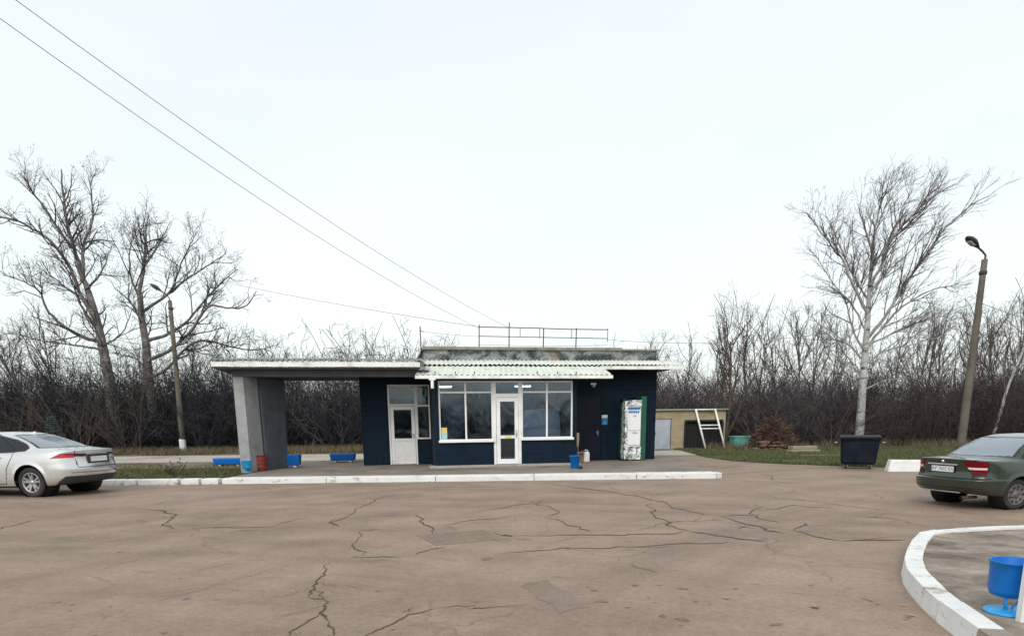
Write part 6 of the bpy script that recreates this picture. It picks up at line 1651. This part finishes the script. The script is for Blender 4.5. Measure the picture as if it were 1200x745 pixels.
bezB = lambda C, N, t: (C[:, 0] < -1.955) & (np.abs(C[:, 1]) > .485 + .12 * np.clip((.80 - C[:, 2]) / .2, 0, 1) - .06 * np.clip((C[:, 2] - .8) / .1, 0, 1)) & (C[:, 2] > .640) & (C[:, 2] < .938)
headB = lambda C, N, t: (C[:, 0] > 1.85) & (C[:, 2] > .60) & (C[:, 2] < .75) & (np.abs(C[:, 1]) > .42)
grilB = lambda C, N, t: (C[:, 0] > 2.0) & (C[:, 2] > .63) & (C[:, 2] < .72) & (np.abs(C[:, 1]) < .34)
skirtB = lambda C, N, t: (C[:, 2] < .25)
lipB = lambda C, N, t: (C[:, 0] < -1.85) & (C[:, 2] > .31) & (C[:, 2] < .335) & (N[:, 0] < -.2)
bumperB = lambda C, N, t: (C[:, 0] < -1.72) & (C[:, 2] >= .25) & (C[:, 2] < .607)
doorRB = [(-.12, .28), (-.17, 1.36), (-.68, 1.36), (-1.05, 1.10), (-1.05, .86), (-.84, .62), (-.76, .28)]
doorFB = [(-.13, .28), (-.18, 1.36), (.3, 1.36), (.96, .95), (.98, .6), (.92, .28)]
lidB = lambda C, N, t: (C[:, 0] < -1.64) & (np.abs(C[:, 1]) < .60) & (C[:, 2] > .607) & (C[:, 2] < 1.003)
MG = M['green_car']
def extrasB(root):
    for sd_ in (-1, 1):
        for x in (-.78, .12):
            mb = MB(); mb.box(x - .09, x + .09, sd_ * .845 - .02, sd_ * .845 + .02, .80, .835); mb.build('door_handle', M['black_plastic'], root, bevel=.012)
        mb = MB(); hull(mb, [(.06, -.09, .09, -.06), (.08, -.11, .11, 0), (.06, -.10, .10, .06)]); m_ = mb.build('mirror', MG, root, bevel=.02); m_.location = (.72, sd_ * .90, .985)
        mb = MB(); mb.box(-.03, .03, -.16 if sd_ > 0 else .06, -.06 if sd_ > 0 else .16, -.05, 0); mb.build('mirror_arm', M['black_plastic'], m_)
    mb = MB(); mb.box(-.006, .006, -.265, .265, -.062, .062); fr_ = mb.build('number_plate_frame', M['black_plastic'], root, bevel=.003); fr_.location = (-2.202, 0.0, .765)
    mb = MB(); mb.box(-.004, .004, -.255, .255, -.053, .053); pl = mb.build('number_plate', M['plate_white'], root); pl.location = (-2.210, 0.0, .765)
    rot = Matrix(((0, 0, -1, -.0042), (-1, 0, 0, -.014), (0, 1, 0, 0), (0, 0, 0, 1)))
    text_mesh('AP 7602 EX', .098, 'plate_letters', M['plate_ink'], pl, rot, .0006)
    mb = MB(); mb.box(-.0052, -.0041, .228, .254, -.052, .052); mb.build('plate_band', M['print_blue'], pl)
    mb = MB(); mb.box(-.012, .02, -.33, .33, -.012, .014); c_ = mb.build('boot_strip', M['chrome'], root, bevel=.006); c_.location = (-2.212, 0, .853)
    mb = MB(); mb.lathe([(0, -.012), (.026, -.010), (.03, 0), (.03, .02)], 20, (0, 0, 0), 'x'); e_ = mb.build('badge', M['chrome'], root); e_.location = (-2.215, 0, .912)
    mb = MB(); mb.box(-.01, .02, -.40, .40, -.012, .012)
    mb.build('bumper_strip', M['metal'], root).location = (-2.165, 0, .325)
    mb = MB(); mb.lathe([(.024, -.1), (.03, -.1), (.03, .25), (.024, .25)], 14, (-2.1, -.48, .235), 'x'); mb.build('exhaust', M['rust'], root)
carB = car('green_car', 'dark green saloon car parked at the right edge with its rear towards the forecourt', KB,
  [('side_window*', M['tint'], inB, .004), ('window_trim*', M['trim_black'], trimB, .0), ('rear_window', M['pale_tint'], rearB, .003), ('rear_window_trim', M['trim_black'], rearB_trim, 0), ('windscreen', M['tint'], frontB, .003),
   ('reversing_light*', M['clear_lens'], tailB_c, -.005), ('tail_light*', M['maroon_lens'], lambda C, N, t: tB(C) & (C[:, 2] < .728), -.003), ('tail_light*', M['red_lens'], tailB, -.004), ('lamp_surround*', M['trim_black'], bezB, .002), ('bumper_skirt', M['dark_grey'], skirtB, .004), ('headlight*', M['clear_lens'], headB, -.003), ('grille', M['black_plastic'], grilB, .01),
   ('rear_door*', MG, side(doorRB, .45), 0), ('front_door*', MG, side(doorFB, .45), 0), ('boot_lid', MG, lidB, 0), ('rear_bumper', MG, bumperB, 0)],
  MG, [(-1.28, .715, .295, .185, 'cover'), (-1.28, -.715, .295, .185, 'cover'), (1.29, .715, .295, .185, 'cover'), (1.29, -.715, .295, .185, 'cover')],
  [(-1.28, .305, .345), (1.29, .305, .345)], extrasB,
  [line_seam(doorRB + doorRB[:1]), line_seam(doorFB + doorFB[:1]), lambda C, N, t: (np.abs(np.abs(C[:, 1]) - .60) < .0085) & (C[:, 0] < -1.64) & (C[:, 2] > .60) & (C[:, 2] < 1.003), lambda C, N, t: (np.abs(C[:, 2] - .607) < .008) & (C[:, 0] < -1.9), lambda C, N, t: (np.abs(C[:, 2] - .42) < .0065) & (C[:, 0] < -2.0)], None)
carB.rotation_euler.z = R(14); carB.scale = (.925, .925, .885)
wr = on_ground(1187, 597)
put_car(carB, (-1.28, -.715 - .05), (wr.x, wr.y))
